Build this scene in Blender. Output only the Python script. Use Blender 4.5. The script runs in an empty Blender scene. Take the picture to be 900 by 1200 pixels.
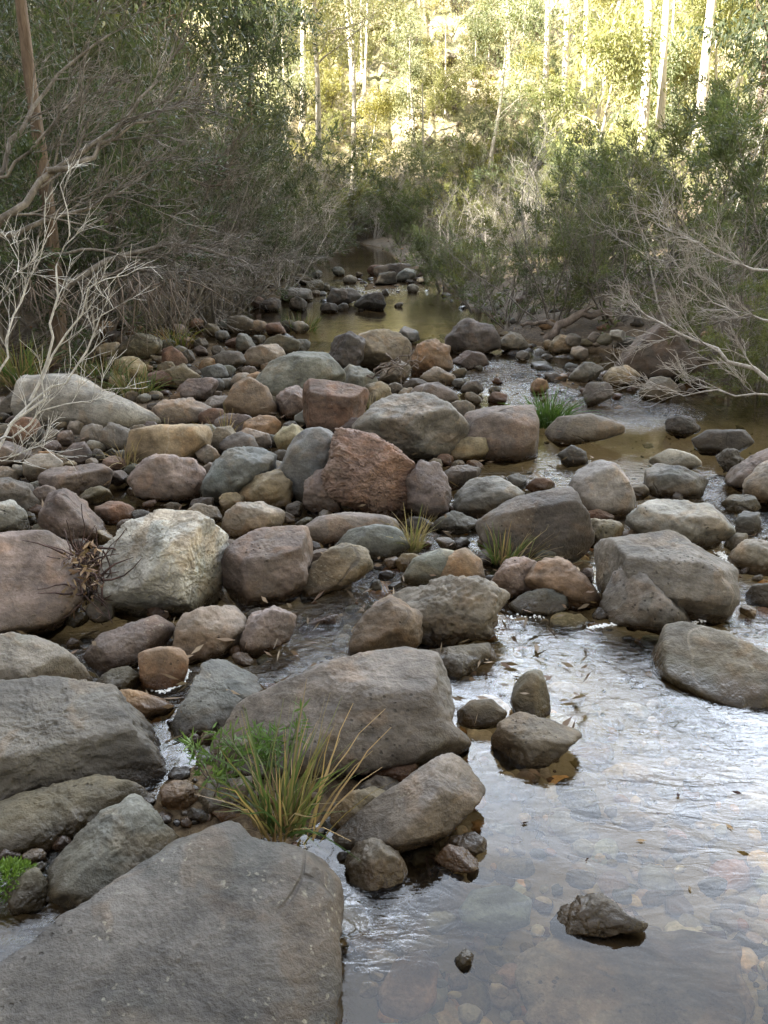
import bpy, math, random
import numpy as np
from mathutils import Vector
R = math.radians
sc = bpy.context.scene
COL = sc.collection
rng = np.random.default_rng(7)
random.seed(7)

# ------------------------------------------------------------------ camera
CAM_H, F_PX, HOR = 1.6, 960.0, 245.0            # eye height, focal length and horizon row for a 900 x 1200 frame
PITCH = math.atan((600 - HOR) / F_PX)
CP, SP = math.cos(PITCH), math.sin(PITCH)
cam_d = bpy.data.cameras.new('camera'); cam = bpy.data.objects.new('camera', cam_d); COL.objects.link(cam)
cam.location = (0, 0, CAM_H); cam.rotation_euler = (R(90) - PITCH, 0, 0)
cam_d.sensor_fit = 'VERTICAL'; cam_d.sensor_height = 36.0; cam_d.lens = F_PX / 1200 * 36
cam_d.clip_start = 0.05; cam_d.clip_end = 3000
sc.camera = cam

def ray(px, py):
    a, b = (px - 450) / F_PX, (600 - py) / F_PX
    return np.array([a, CP + b * SP, -SP + b * CP])
def ground_at(px, py, z=0.0):
    d = ray(px, py); t = (z - CAM_H) / d[2]
    return np.array([0, 0, CAM_H]) + d * t
def at_depth(px, py, y):
    d = ray(px, py)
    return np.array([0, 0, CAM_H]) + d * (y / d[1])
def x_at(px, y, z=0.0):                          # world x for a column of the frame at ground distance y
    return (px - 450) / F_PX * (y * CP + (CAM_H - z) * SP)

# ------------------------------------------------------------------ noise
def _h(i, j, k, s):
    n = (i * 374761393 + j * 668265263 + k * 2147483647 + s * 1274126177) & 0xffffffff
    n = ((n ^ (n >> 13)) * 1274126177) & 0xffffffff
    n = ((n ^ (n >> 16)) * 2246822519) & 0xffffffff
    return ((n ^ (n >> 15)) & 0xffff) / 32767.5 - 1.0
def vnoise(p, s=0):
    p = np.asarray(p, float)
    i = np.floor(p).astype(np.int64); f = p - i
    u = f * f * f * (f * (f * 6 - 15) + 10)
    r = 0
    for a in (0, 1):
        for b in (0, 1):
            for c in (0, 1):
                w = (u[:, 0] if a else 1 - u[:, 0]) * (u[:, 1] if b else 1 - u[:, 1]) * (u[:, 2] if c else 1 - u[:, 2])
                r = r + w * _h(i[:, 0] + a, i[:, 1] + b, i[:, 2] + c, s)
    return r
def fbm(p, s=0, o=4, gain=0.5):
    r, a, q = 0, 1.0, np.asarray(p, float)
    for k in range(o):
        r = r + a * vnoise(q, s + k * 17); a *= gain; q = q * 2.03 + 11.3
    return r

# ------------------------------------------------------------------ mesh helpers
def mesh_np(name, V, F, mat=None, smooth=True, col=None):
    V = np.asarray(V, np.float32); F = np.asarray(F, np.int32); k = F.shape[1]
    me = bpy.data.meshes.new(name)
    me.vertices.add(len(V)); me.vertices.foreach_set('co', V.ravel())
    me.loops.add(F.size); me.loops.foreach_set('vertex_index', F.ravel())
    me.polygons.add(len(F)); me.polygons.foreach_set('loop_start', np.arange(len(F), dtype=np.int32) * k)
    me.update(calc_edges=True)
    me.polygons.foreach_set('use_smooth', np.full(len(F), smooth, bool))
    if col is not None:
        at = me.color_attributes.new('tint', 'FLOAT_COLOR', 'POINT')
        c = np.ones((len(V), 4), np.float32); c[:, :3] = col
        at.data.foreach_set('color', c.ravel())
    if mat: me.materials.append(mat)
    return me
def obj(name, me, parent=None, loc=None):
    o = bpy.data.objects.new(name, me); COL.objects.link(o)
    if parent is not None: o.parent = parent
    if loc is not None: o.location = loc
    return o
def tag(o, label=None, cat=None, group=None, kind=None):
    if label: o['label'] = label
    if cat: o['category'] = cat
    if group: o['group'] = group
    if kind: o['kind'] = kind
    return o
def empty(name, loc, label, cat, group=None, rz=0.0, s=1.0):
    o = bpy.data.objects.new(name, None); COL.objects.link(o)
    o.location = loc; o.rotation_euler = (0, 0, rz); o.scale = (s, s, s)
    o.empty_display_size = 0.2
    return tag(o, label, cat, group)

_ico = {}
def ico(n):
    if n in _ico: return _ico[n]
    t = (1 + 5 ** .5) / 2
    v = [(-1, t, 0), (1, t, 0), (-1, -t, 0), (1, -t, 0), (0, -1, t), (0, 1, t), (0, -1, -t), (0, 1, -t), (t, 0, -1), (t, 0, 1), (-t, 0, -1), (-t, 0, 1)]
    f = [(0, 11, 5), (0, 5, 1), (0, 1, 7), (0, 7, 10), (0, 10, 11), (1, 5, 9), (5, 11, 4), (11, 10, 2), (10, 7, 6), (7, 1, 8), (3, 9, 4), (3, 4, 2), (3, 2, 6), (3, 6, 8), (3, 8, 9), (4, 9, 5), (2, 4, 11), (6, 2, 10), (8, 6, 7), (9, 8, 1)]
    v = [np.array(q) / np.linalg.norm(q) for q in v]
    for _ in range(n):
        mid, g = {}, []
        def m(a, b):
            k = (min(a, b), max(a, b))
            if k not in mid:
                w = v[a] + v[b]; v.append(w / np.linalg.norm(w)); mid[k] = len(v) - 1
            return mid[k]
        for a, b, c in f:
            x, y, z = m(a, b), m(b, c), m(c, a)
            g += [(a, x, z), (b, y, x), (c, z, y), (x, y, z)]
        f = g
    _ico[n] = (np.array(v), np.array(f)); return _ico[n]

class Tubes:                                      # many tapered bent tubes gathered into one mesh
    def __init__(s): s.V, s.F, s.n = [], [], 0
    def add(s, pts, rad, sides=4):
        P = np.asarray(pts, float); n = len(P); rad = np.asarray(rad, float)
        T = np.gradient(P, axis=0); T /= np.linalg.norm(T, axis=1)[:, None] + 1e-9
        up = np.array([0.31, 0.17, 0.93]) if abs(T[0][2]) < .9 else np.array([1.0, 0.1, 0])
        A = np.cross(T, up); A /= np.linalg.norm(A, axis=1)[:, None] + 1e-9
        B = np.cross(T, A)
        th = np.arange(sides) * 2 * math.pi / sides
        ring = P[:, None, :] + rad[:, None, None] * (np.cos(th)[None, :, None] * A[:, None, :] + np.sin(th)[None, :, None] * B[:, None, :])
        i = np.arange(n - 1)[:, None] * sides; j = np.arange(sides)[None, :]; k = (j + 1) % sides
        q = np.stack([i + j, i + k, i + sides + k, i + sides + j], -1).reshape(-1, 4) + s.n
        s.V.append(ring.reshape(-1, 3)); s.F.append(q); s.n += n * sides
    def mesh(s, name, mat): return mesh_np(name, np.concatenate(s.V), np.concatenate(s.F), mat)

def leaves_mesh(name, P, D, L, W, mat, seed=0, bend=None):  # one small diamond face per leaf
    g = np.random.default_rng(seed); n = len(P)
    D = D / (np.linalg.norm(D, axis=1)[:, None] + 1e-9)
    r = g.normal(size=(n, 3)); S = np.cross(D, r); S /= np.linalg.norm(S, axis=1)[:, None] + 1e-9
    L = np.broadcast_to(L, n)[:, None]; W = np.broadcast_to(W, n)[:, None]
    V = np.stack([P, P + D * L * .45 + S * W * .5, P + D * L, P + D * L * .45 - S * W * .5], 1).reshape(-1, 3)
    return mesh_np(name, V, np.arange(4 * n).reshape(n, 4), mat, smooth=False)

# ------------------------------------------------------------------ materials
def new_mat(name):
    m = bpy.data.materials.new(name); m.use_nodes = True
    nt = m.node_tree; nt.nodes.clear()
    return m, nt
class N:
    def __init__(s, nt): s.nt = nt
    def __call__(s, t, ins=None, **kw):
        n = s.nt.nodes.new(t)
        for k, v in kw.items(): setattr(n, k, v)
        for k, v in (ins or {}).items():
            i = n.inputs[k]
            if isinstance(v, bpy.types.NodeSocket): s.nt.links.new(v, i)
            else: i.default_value = v
        return n
    def math(s, op, a, b=0.0, c=0.0, clamp=False):
        n = s('ShaderNodeMath', {0: a, 1: b, 2: c}, operation=op); n.use_clamp = clamp; return n.outputs[0]
    def mix(s, f, a, b, mode='MIX'):
        n = s('ShaderNodeMix', data_type='RGBA', blend_type=mode)
        for k, v in ((0, f), (6, a), (7, b)):
            if isinstance(v, bpy.types.NodeSocket): s.nt.links.new(v, n.inputs[k])
            else: n.inputs[k].default_value = v if k == 0 else (*v, 1) if len(v) == 3 else v
        return n.outputs[2]
    def ramp(s, f, stops, interp='LINEAR'):
        n = s('ShaderNodeValToRGB', {0: f}); e = n.color_ramp; e.interpolation = interp
        while len(e.elements) < len(stops): e.elements.new(.5)
        for q, (p, c) in zip(e.elements, stops):
            q.position = p; q.color = (c, c, c, 1) if not isinstance(c, tuple) else (*c, 1)
        return n.outputs[0]
    def noise(s, v, scale, detail=4, rough=.55, dist=0.0):
        return s('ShaderNodeTexNoise', {'Vector': v, 'Scale': scale, 'Detail': detail, 'Roughness': rough, 'Distortion': dist}).outputs[0]
    def smooth(s, v, a, b):
        n = s('ShaderNodeMapRange', {0: v, 1: a, 2: b, 3: 0.0, 4: 1.0}); n.interpolation_type = 'SMOOTHSTEP'; return n.outputs[0]
    def out(s, sh): s('ShaderNodeOutputMaterial', {0: sh})

def mat_rock(name, tint_attr=False, wood=False):
    m, nt = new_mat(name); n = N(nt)
    tc = n('ShaderNodeTexCoord'); oi = n('ShaderNodeObjectInfo'); geo = n('ShaderNodeNewGeometry')
    off = n('ShaderNodeVectorMath', {0: tc.outputs['Object'], 1: n('ShaderNodeCombineXYZ', {0: n.math('MULTIPLY', oi.outputs['Random'], 91.), 1: n.math('MULTIPLY', oi.outputs['Random'], 53.), 2: n.math('MULTIPLY', oi.outputs['Random'], 37.)}).outputs[0]}, operation='ADD').outputs[0]
    if tint_attr:
        base = n('ShaderNodeVertexColor', layer_name='tint').outputs[0]
    else:
        base = oi.outputs['Color']
    strat = oi.outputs['Alpha'] if not tint_attr else 0.0
    big = n.noise(off, 3.2, 4, .6, .6)
    mid = n.noise(off, 14, 5, .65)
    fine = n.noise(off, 85, 3, .7)
    # broad tonal patches, blotches and grain of the stone
    c = n.mix(1.0, base, n.ramp(big, [(.3, .55), (.5, 1.0), (.7, 1.38)]), 'MULTIPLY')
    c = n.mix(1.0, c, n.ramp(mid, [(.28, .58), (.5, 1.0), (.72, 1.38)]), 'MULTIPLY')
    c = n.mix(1.0, c, n.ramp(fine, [(.3, .8), (.55, 1.0), (.75, 1.22)]), 'MULTIPLY')
    hue = n.noise(off, 5.5, 3, .5, .8)
    c = n.mix(n.math('MULTIPLY', n.smooth(hue, .52, .62), .45), c, n.mix(1.0, c, (1.22, .97, .72), 'MULTIPLY'))
    hue2 = n.noise(off, 4.1, 3, .5, .3)
    c = n.mix(n.math('MULTIPLY', n.smooth(hue2, .55, .72), .5), c, n.mix(1.0, c, (.86, 1.0, 1.04), 'MULTIPLY'))
    if not tint_attr:
        # bedding lines, tilted, only where the rock carries them
        ax = (0.25, 0.55, 0.8) if not wood else (0.3, 0.5, 0.8)
        dot = n('ShaderNodeVectorMath', {0: off, 1: ax}, operation='DOT_PRODUCT').outputs['Value']
        wob = n.math('ADD', n.math('MULTIPLY', dot, 26. if not wood else 60.), n.math('MULTIPLY', big, 5.))
        lines = n.noise(n('ShaderNodeCombineXYZ', {0: wob, 1: 0.3, 2: 0.7}).outputs[0], 1.6, 5, .7)
        c = n.mix(strat, c, n.mix(1.0, c, n.ramp(lines, [(.32, .45), (.46, .95), (.6, 1.1), (.72, 1.3)]), 'MULTIPLY'))
        # lichen freckles in patches
        vo = n('ShaderNodeTexVoronoi', {'Vector': n('ShaderNodeVectorMath', {0: off, 1: n('ShaderNodeVectorMath', {0: n('ShaderNodeTexNoise', {'Vector': off, 'Scale': 45., 'Detail': 3.}).outputs['Color'], 1: (.035, .035, .035)}, operation='MULTIPLY').outputs[0]}, operation='ADD').outputs[0], 'Scale': 55., 'Randomness': 1.}).outputs['Distance']
        patch = n.smooth(n.noise(off, 5.5, 4, .65), .50, .66)
        fre = n.math('MULTIPLY', n.math('SUBTRACT', 1.0, n.smooth(n.math('ADD', vo, n.math('MULTIPLY', fine, .4)), .36, .52)), patch)
        nz = n('ShaderNodeSeparateXYZ', {0: geo.outputs['Normal']}).outputs[2]
        fre = n.math('MULTIPLY', fre, n.smooth(nz, -.1, .5))
        c = n.mix(n.math('MULTIPLY', fre, .42), c, (.36, .34, .26))
        # small dark pits in patches
        pv = n('ShaderNodeTexVoronoi', {'Vector': off, 'Scale': 38., 'Randomness': 1.}).outputs['Distance']
        pit = n.math('MULTIPLY', n.math('SUBTRACT', 1.0, n.smooth(n.math('ADD', pv, n.math('MULTIPLY', fine, .3)), .26, .38)), n.smooth(n.noise(off, 3.7, 3, .6, .4), .52, .64))
        c = n.mix(n.math('MULTIPLY', pit, .7), c, (.03, .026, .022))
        # long dark stains
        stn = n.noise(n('ShaderNodeMapping', {'Vector': off, 'Rotation': (.4, .9, .5), 'Scale': (1.2, 7., 7.)}).outputs[0], 2.2, 5, .65, .5)
        c = n.mix(1.0, c, n.ramp(stn, [(.3, .6), (.48, 1.0), (.72, 1.18)]), 'MULTIPLY')
        # narrow dark fissures
        cr = n('ShaderNodeTexVoronoi', {'Vector': n('ShaderNodeVectorMath', {0: off, 1: n('ShaderNodeVectorMath', {0: n('ShaderNodeTexNoise', {'Vector': off, 'Scale': 3.}).outputs['Color'], 1: (.3, .3, .3)}, operation='MULTIPLY').outputs[0]}, operation='ADD').outputs[0], 'Scale': 2.1, 'Randomness': 1.}, feature='DISTANCE_TO_EDGE').outputs['Distance']
        crk = n.math('MULTIPLY', n.math('SUBTRACT', 1.0, n.smooth(cr, .004, .018)), n.smooth(n.noise(off, 3.1, 2), .60, .70))
        c = n.mix(n.math('MULTIPLY', crk, .6), c, (.035, .03, .026))
        # thin pale quartz veins on some stones
        ve = n('ShaderNodeTexVoronoi', {'Vector': n('ShaderNodeVectorMath', {0: off, 1: n('ShaderNodeVectorMath', {0: n('ShaderNodeTexNoise', {'Vector': off, 'Scale': 2.}).outputs['Color'], 1: (.5, .5, .5)}, operation='MULTIPLY').outputs[0]}, operation='ADD').outputs[0], 'Scale': 1.5, 'Randomness': 1.}, feature='DISTANCE_TO_EDGE').outputs['Distance']
        vein = n.math('MULTIPLY', n.math('SUBTRACT', 1.0, n.smooth(ve, .002, .009)), n.math('GREATER_THAN', n.math('FRACT', n.math('MULTIPLY', oi.outputs['Random'], 7.3)), .8))
        c = n.mix(n.math('MULTIPLY', vein, .3), c, (.36, .32, .26))
    # dust and silt shared by every stone, a brown tide mark above the waterline
    silt = n.smooth(n.noise(off, 2.6, 5, .62, .5), .46, .68)
    c = n.mix(n.math('MULTIPLY', silt, .26), c, n.mix(fine, (.10, .085, .066), (.20, .175, .135)))
    pz = n('ShaderNodeSeparateXYZ', {0: geo.outputs['Position']}).outputs[2]
    tide = n.math('SUBTRACT', 1.0, n.smooth(n.math('SUBTRACT', pz, n.math('MULTIPLY', big, .16)), -.02, .075))
    c = n.mix(n.math('MULTIPLY', n.math('MULTIPLY', tide, n.smooth(pz, -.05, -.012)), .68), c, n.mix(1.0, c, (.48, .43, .33), 'MULTIPLY'))
    # wet band along the waterline
    wet = n.math('SUBTRACT', 1.0, n.smooth(n.math('SUBTRACT', pz, n.math('MULTIPLY', mid, .085)), -.012, .03))
    c = n.mix(wet, c, n.mix(1.0, c, n.mix(n.smooth(pz, -.05, -.012), (1.15, 1.05, .9), (.46, .40, .33)), 'MULTIPLY'))
    rough = n.math('SUBTRACT', n.math('ADD', .66, n.math('MULTIPLY', mid, .22)), n.math('MULTIPLY', wet, .5))
    bh = n.math('ADD', n.math('MULTIPLY', mid, .55), n.math('ADD', n.math('MULTIPLY', fine, .16), n.math('MULTIPLY', big, .5)))
    if not tint_attr:
        bh = n.math('ADD', bh, n.math('MULTIPLY', n.math('MULTIPLY', lines, strat), .55))
        bh = n.math('SUBTRACT', n.math('SUBTRACT', bh, n.math('MULTIPLY', crk, .25)), n.math('MULTIPLY', pit, .3))
    bmp = n('ShaderNodeBump', {'Strength': .75, 'Distance': .035, 'Height': bh})
    p = n('ShaderNodeBsdfPrincipled', {'Base Color': c, 'Roughness': rough, 'Normal': bmp.outputs[0], 'Specular IOR Level': n.math('MULTIPLY', n.smooth(pz, -.012, .002), .4)})
    n.out(p.outputs[0]); return m

def mat_leaf(name, cols, rough=.5, trans=.35, var=.35):
    m, nt = new_mat(name); n = N(nt)
    geo = n('ShaderNodeNewGeometry'); oi = n('ShaderNodeObjectInfo')
    rp = geo.outputs['Random Per Island']
    k = len(cols)
    c = n.ramp(rp, [(i / max(1, k - 1), q) for i, q in enumerate(cols)])
    pos = n.noise(geo.outputs['Position'], 1.3, 2)
    c = n.mix(1.0, c, n.ramp(pos, [(.3, 1 - var), (.7, 1 + var)]), 'MULTIPLY')
    c = n.mix(1.0, c, n.ramp(oi.outputs['Random'], [(0., (.86, .95, .9)), (.5, (1., 1., 1.)), (1., (1.22, 1.1, .85))]), 'MULTIPLY')
    d = n('ShaderNodeBsdfPrincipled', {'Base Color': c, 'Roughness': rough, 'Specular IOR Level': .3})
    t = n('ShaderNodeBsdfTranslucent', {'Color': n.mix(1.0, c, (1.25, 1.3, .7), 'MULTIPLY')})
    n.out(n('ShaderNodeMixShader', {0: trans, 1: d.outputs[0], 2: t.outputs[0]}).outputs[0]); return m

def mat_bark(name, a, b, sc_=9., stretch=.18, rough=.8):
    m, nt = new_mat(name); n = N(nt)
    tc = n('ShaderNodeTexCoord'); oi = n('ShaderNodeObjectInfo')
    v = n('ShaderNodeMapping', {'Vector': tc.outputs['Object'], 'Scale': (1, 1, stretch), 'Location': n('ShaderNodeCombineXYZ', {0: n.math('MULTIPLY', oi.outputs['Random'], 40.)}).outputs[0]}).outputs[0]
    x = n.noise(v, sc_, 5, .65, .4)
    c = n.mix(n.smooth(x, .35, .65), a, b)
    c = n.mix(1.0, c, n.ramp(n.noise(v, sc_ * 6, 3), [(.3, .75), (.7, 1.2)]), 'MULTIPLY')
    bmp = n('ShaderNodeBump', {'Strength': .6, 'Distance': .02, 'Height': x})
    n.out(n('ShaderNodeBsdfPrincipled', {'Base Color': c, 'Roughness': rough, 'Normal': bmp.outputs[0], 'Specular IOR Level': .25}).outputs[0]); return m

M = {}
M['rock'] = mat_rock('stone')
M['pebble'] = mat_rock('pebble_stone', tint_attr=True)
M['wood'] = mat_rock('weathered_wood', wood=True)
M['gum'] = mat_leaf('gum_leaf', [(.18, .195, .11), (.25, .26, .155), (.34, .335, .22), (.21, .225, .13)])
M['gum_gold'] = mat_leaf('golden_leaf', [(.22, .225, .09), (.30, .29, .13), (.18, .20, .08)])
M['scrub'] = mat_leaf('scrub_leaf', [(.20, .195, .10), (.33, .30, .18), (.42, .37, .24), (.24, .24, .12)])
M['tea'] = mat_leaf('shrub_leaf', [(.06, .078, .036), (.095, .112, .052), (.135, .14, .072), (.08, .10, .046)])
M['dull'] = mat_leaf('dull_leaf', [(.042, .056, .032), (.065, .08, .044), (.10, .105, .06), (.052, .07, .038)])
M['fern'] = mat_leaf('fresh_leaf', [(.07, .13, .03), (.11, .17, .05), (.09, .15, .04)])
M['grass'] = mat_leaf('grass_blade', [(.055, .09, .03), (.085, .12, .04), (.10, .13, .045), (.16, .15, .06), (.22, .14, .08), (.32, .24, .13)], .45, .3, .2)
M['dry'] = mat_leaf('dry_blade', [(.24, .17, .09), (.34, .26, .14), (.19, .13, .08), (.16, .17, .06)], .6, .25, .2)
M['litter'] = mat_leaf('litter_leaf', [(.10, .06, .04), (.18, .12, .075), (.28, .21, .14), (.07, .05, .035)], .7, .1, .2)
M['moss'] = mat_leaf('moss_leaf', [(.06, .12, .02), (.10, .17, .035), (.08, .14, .03)], .6, .35, .2)
M['twig'] = mat_bark('grey_twig', (.27, .24, .21), (.46, .43, .385), 14, .5)
M['twig_mid'] = mat_bark('dull_twig', (.11, .095, .08), (.25, .225, .195), 14, .5)
M['twig_white'] = mat_bark('bleached_twig', (.42, .40, .36), (.62, .60, .55), 14, .5)
M['branch'] = mat_bark('brown_branch', (.10, .08, .065), (.21, .17, .14), 10, .4)
M['bark_pale'] = mat_bark('pale_bark', (.42, .37, .29), (.62, .57, .48), 3)
M['bark_brown'] = mat_bark('brown_bark', (.10, .07, .05), (.20, .15, .11), 7, .12)
M['dark'] = mat_bark('dark_litter', (.03, .02, .018), (.10, .06, .05), 20, .5)
# ------------------------------------------------------------------ the valley
RIDGE_NEAR, RIDGE_FAR = 46.0, 17.0             # unseen left-hand ridge: high downstream to shade the creek, shaped low upstream for sun
def pw(y, pts): return np.interp(y, [p[0] for p in pts], [p[1] for p in pts])
XL = [(-60, -4.2), (0, -3.6), (7, -3.6), (10, -4.0), (18, -4.0), (28, -3.6), (38, -3.3), (60, -8)]
XR = [(-60, 5.5), (0, 4.6), (8, 4.2), (9, 3.3), (10.2, 1.9), (12, 1.3), (15, 1.05), (18, .95), (30, -.1), (38, -.7), (60, -6)]
BARS = [(300, 470, .9), (200, 470, .9), (110, 500, .7), (400, 470, .8), (60, 560, .35), (290, 550, .5), (470, 600, .3), (330, 610, .3), (230, 400, 1.2), (120, 420, .9),
        (460, 440, .5), (300, 430, .9), (400, 345, 1.3), (340, 345, 1.3), (450, 330, 1.2), (560, 395, .8), (680, 440, .6), (770, 450, .7), (630, 660, .18), (380, 560, .4),
        (880, 560, .4), (30, 640, .3), (620, 400, .7), (310, 985, .25), (250, 930, .2), (440, 960, .12), (110, 760, .2)]
_b = [(ground_at(a, b), r) for a, b, r in BARS]
POOLS = [(640, 1080, .28, .10), (760, 960, .35, .10), (740, 830, .4, .08), (500, 1130, .15, .08), (700, 530, .8, .06), (830, 500, .8, .06), (440, 385, 1.2, .08)]
def hgt(x, y):
    x = np.asarray(x, float); y = np.asarray(y, float)
    s = x.shape; xf, yf = x.ravel(), y.ravel()
    p = np.stack([xf, yf, 0 * xf], 1)
    n1 = fbm(p * .9, 3, 3); n2 = fbm(p * 4.5, 5, 3); n3 = fbm(p * .06, 9, 3)
    L = np.maximum(pw(yf, XL) - xf, 0); r = np.maximum(xf - pw(yf, XR), 0)
    Fm = np.maximum(yf - 44 - .12 * np.maximum(xf, -20), 0)
    RG = np.interp(yf, [-32, 4], [RIDGE_NEAR, RIDGE_FAR]); left = .35 * L + .6 * np.maximum(L - 1.2, 0); left = np.where(left > RG - 6, RG - 6 * np.exp(-np.minimum((left - RG + 6) / 6, 50)), left)
    right = .16 * r + .22 * np.minimum(r, 1.0) * (yf > 8.5) + .38 * np.maximum(r - 7, 0); right = np.where(right > 30, 36 - 6 * np.exp(-np.minimum((right - 30) / 6, 50)), right)
    front = .66 * Fm; front = np.where(front > 44, 50 - 6 * np.exp(-np.minimum((front - 44) / 6, 50)), front)
    hill = np.maximum(np.maximum(left, right), front)
    bar = 0
    for c, q in _b: bar = bar + np.exp(-((xf - c[0]) ** 2 + (yf - c[1]) ** 2) / (2 * q * q))
    bar = np.clip(bar, 0, 1.0)
    bed = -.16 + .155 * bar + .035 * n1 + .012 * n2 * (yf < 20)
    for a, b, q, d in POOLS:
        c = ground_at(a, b); bed = bed - d * np.exp(-((xf - c[0]) ** 2 + (yf - c[1]) ** 2) / (2 * q * q))
    bed = np.where(yf > 22, np.minimum(bed, -.05), bed)
    side = .55 * np.exp(-((xf - 7.6) ** 2 + ((yf - 21) / 1.6) ** 2) / 4.)
    z = bed + hill * 1.0 + np.clip(hill, 0, 6) * .12 * n1 + np.clip(hill, 0, 30) * .12 * n3 - side
    return z.reshape(s)

def mat_ground():
    m, nt = new_mat('creek_bed'); n = N(nt)
    geo = n('ShaderNodeNewGeometry'); P = geo.outputs['Position']
    ga = n.noise(P, 26, 5, .7); gb = n.noise(P, 5, 4, .6)
    pc = n.ramp(ga, [(.25, (.018, .014, .011)), (.45, (.065, .05, .037)), (.6, (.12, .095, .068)), (.8, (.20, .165, .12))])
    pc = n.mix(1.0, pc, n.ramp(gb, [(.3, .6), (.7, 1.35)]), 'MULTIPLY')
    silt = n.mix(n.noise(P, 9, 5, .65), (.23, .185, .125), (.40, .335, .24))  # bed silt, its colour warmed to deepen the hill's golden reflection
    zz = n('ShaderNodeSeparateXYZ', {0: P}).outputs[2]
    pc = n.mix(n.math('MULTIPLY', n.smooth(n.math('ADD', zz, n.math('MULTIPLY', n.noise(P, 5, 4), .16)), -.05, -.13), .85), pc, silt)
    lit = n.noise(P, 2.2, 6, .7)
    soil = n.ramp(lit, [(.3, (.045, .034, .024)), (.5, (.10, .075, .05)), (.7, (.17, .13, .08))])
    soil = n.mix(1.0, soil, n.ramp(n.noise(P, 40, 4, .7), [(.3, .55), (.7, 1.5)]), 'MULTIPLY')
    grs = n.mix(n.smooth(n.noise(P, .35, 5, .6), .42, .58), (.36, .31, .20), (.24, .23, .12))
    z = n('ShaderNodeSeparateXYZ', {0: P}).outputs[2]
    soil = n.mix(n.smooth(z, 1.5, 5.0), soil, n.mix(1.0, grs, n.ramp(n.noise(P, 6, 5, .7), [(.3, .5), (.7, 1.5)]), 'MULTIPLY'))
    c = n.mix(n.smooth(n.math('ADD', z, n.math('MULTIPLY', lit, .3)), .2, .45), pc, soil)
    bh = n.math('MULTIPLY', ga, .8)
    bmp = n('ShaderNodeBump', {'Strength': .8, 'Distance': .03, 'Height': bh})
    wet = n.math('SUBTRACT', 1.0, n.smooth(z, .0, .06))
    c = n.mix(wet, c, n.mix(1.0, c, (1.0, .93, .8), 'MULTIPLY'))
    n.out(n('ShaderNodeBsdfPrincipled', {'Base Color': c, 'Roughness': .85, 'Specular IOR Level': n.math('MULTIPLY', n.math('SUBTRACT', 1.0, wet), .3), 'Normal': bmp.outputs[0]}).outputs[0]); return m
M['ground'] = mat_ground()

def lines(a0, a1, step, lo, hi, g=1.13):
    v = list(np.arange(a0, a1 + 1e-6, step)); s = step
    while v[-1] < hi: s *= g; v.append(v[-1] + s)
    s = step
    while v[0] > lo: s *= g; v.insert(0, v[0] - s)
    return np.array(v)
gx = lines(-4.5, 4.5, .05, -260, 260); gy = lines(.6, 10, .05, -200, 320, 1.05)
GX, GY = np.meshgrid(gx, gy); GZ = hgt(GX, GY)
i = np.arange(len(gy) - 1)[:, None] * len(gx) + np.arange(len(gx) - 1)[None, :]
gF = np.stack([i, i + 1, i + len(gx) + 1, i + len(gx)], -1).reshape(-1, 4)
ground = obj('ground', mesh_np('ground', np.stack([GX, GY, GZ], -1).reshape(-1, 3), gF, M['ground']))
tag(ground, 'stony creek bed and wooded valley slopes', 'ground', kind='structure')

# ------------------------------------------------------------------ water
RIFF = [(330, 690, .35, 1.0), (440, 650, .3, 1.0), (390, 730, .3, .8), (600, 440, .45, .9), (560, 440, .4, .7), (735, 478, .3, .9), (680, 478, .35, .9), (600, 560, .4, .2), (800, 600, .45, .8),
        (720, 770, .35, .10), (840, 720, .25, .45), (800, 860, .3, .09), (40, 960, .16, 1.0), (460, 375, 1.2, .06), (430, 340, 1.0, .3), (250, 440, .8, .9), (830, 640, .3, .8), (430, 1090, .08, .25), (140, 770, .2, .6), (160, 1020, .1, .6)]
def riffle(x, y):
    r = 0
    for a, b, q, w in RIFF:
        c = ground_at(a, b); r = r + w * np.exp(-((x - c[0]) ** 2 + (y - c[1]) ** 2) / (2 * q * q))
    return np.clip(r, 0, 1.1)
def mat_water():
    m, nt = new_mat('creek_water'); n = N(nt)
    P = n('ShaderNodeNewGeometry').outputs['Position']
    rf = n('ShaderNodeVertexColor', layer_name='tint').outputs[0]
    rf = n('ShaderNodeSeparateColor', {0: rf}).outputs[0]
    v1 = n('ShaderNodeMapping', {'Vector': P, 'Rotation': (0, 0, R(25)), 'Scale': (1., 2.3, 1.)}).outputs[0]
    w1 = n.noise(v1, 7., 3, .5, 1.2); w2 = n.noise(v1, 26., 3, .6, 1.0); w3 = n.noise(P, 1.6, 2, .5, .5)
    hh = n.math('ADD', n.math('MULTIPLY', w1, n.math('ADD', .008, n.math('MULTIPLY', rf, .55))), n.math('MULTIPLY', w2, n.math('ADD', .0003, n.math('MULTIPLY', rf, .17))))
    hh = n.math('ADD', hh, n.math('MULTIPLY', w3, .08))
    bmp = n('ShaderNodeBump', {'Strength': 1.0, 'Distance': .085, 'Height': hh})
    fr = n('ShaderNodeFresnel', {'IOR': 1.5, 'Normal': bmp.outputs[0]}).outputs[0]
    tr = n('ShaderNodeBsdfTransparent', {'Color': (.95, .90, .76, 1)})  # amber tint, painting in some of the hill's golden reflection
    gl = n('ShaderNodeBsdfGlossy', {'Color': (1, 1, 1, 1), 'Roughness': .02, 'Normal': bmp.outputs[0]})
    n.out(n('ShaderNodeMixShader', {0: fr, 1: tr.outputs[0], 2: gl.outputs[0]}).outputs[0]); return m
M['water'] = mat_water()
wx = lines(-5, 5.5, .08, -60, 60, 1.3); wy = lines(.5, 14, .08, -40, 50, 1.12)
WX, WY = np.meshgrid(wx, wy); RFV = riffle(WX, WY).ravel()
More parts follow.
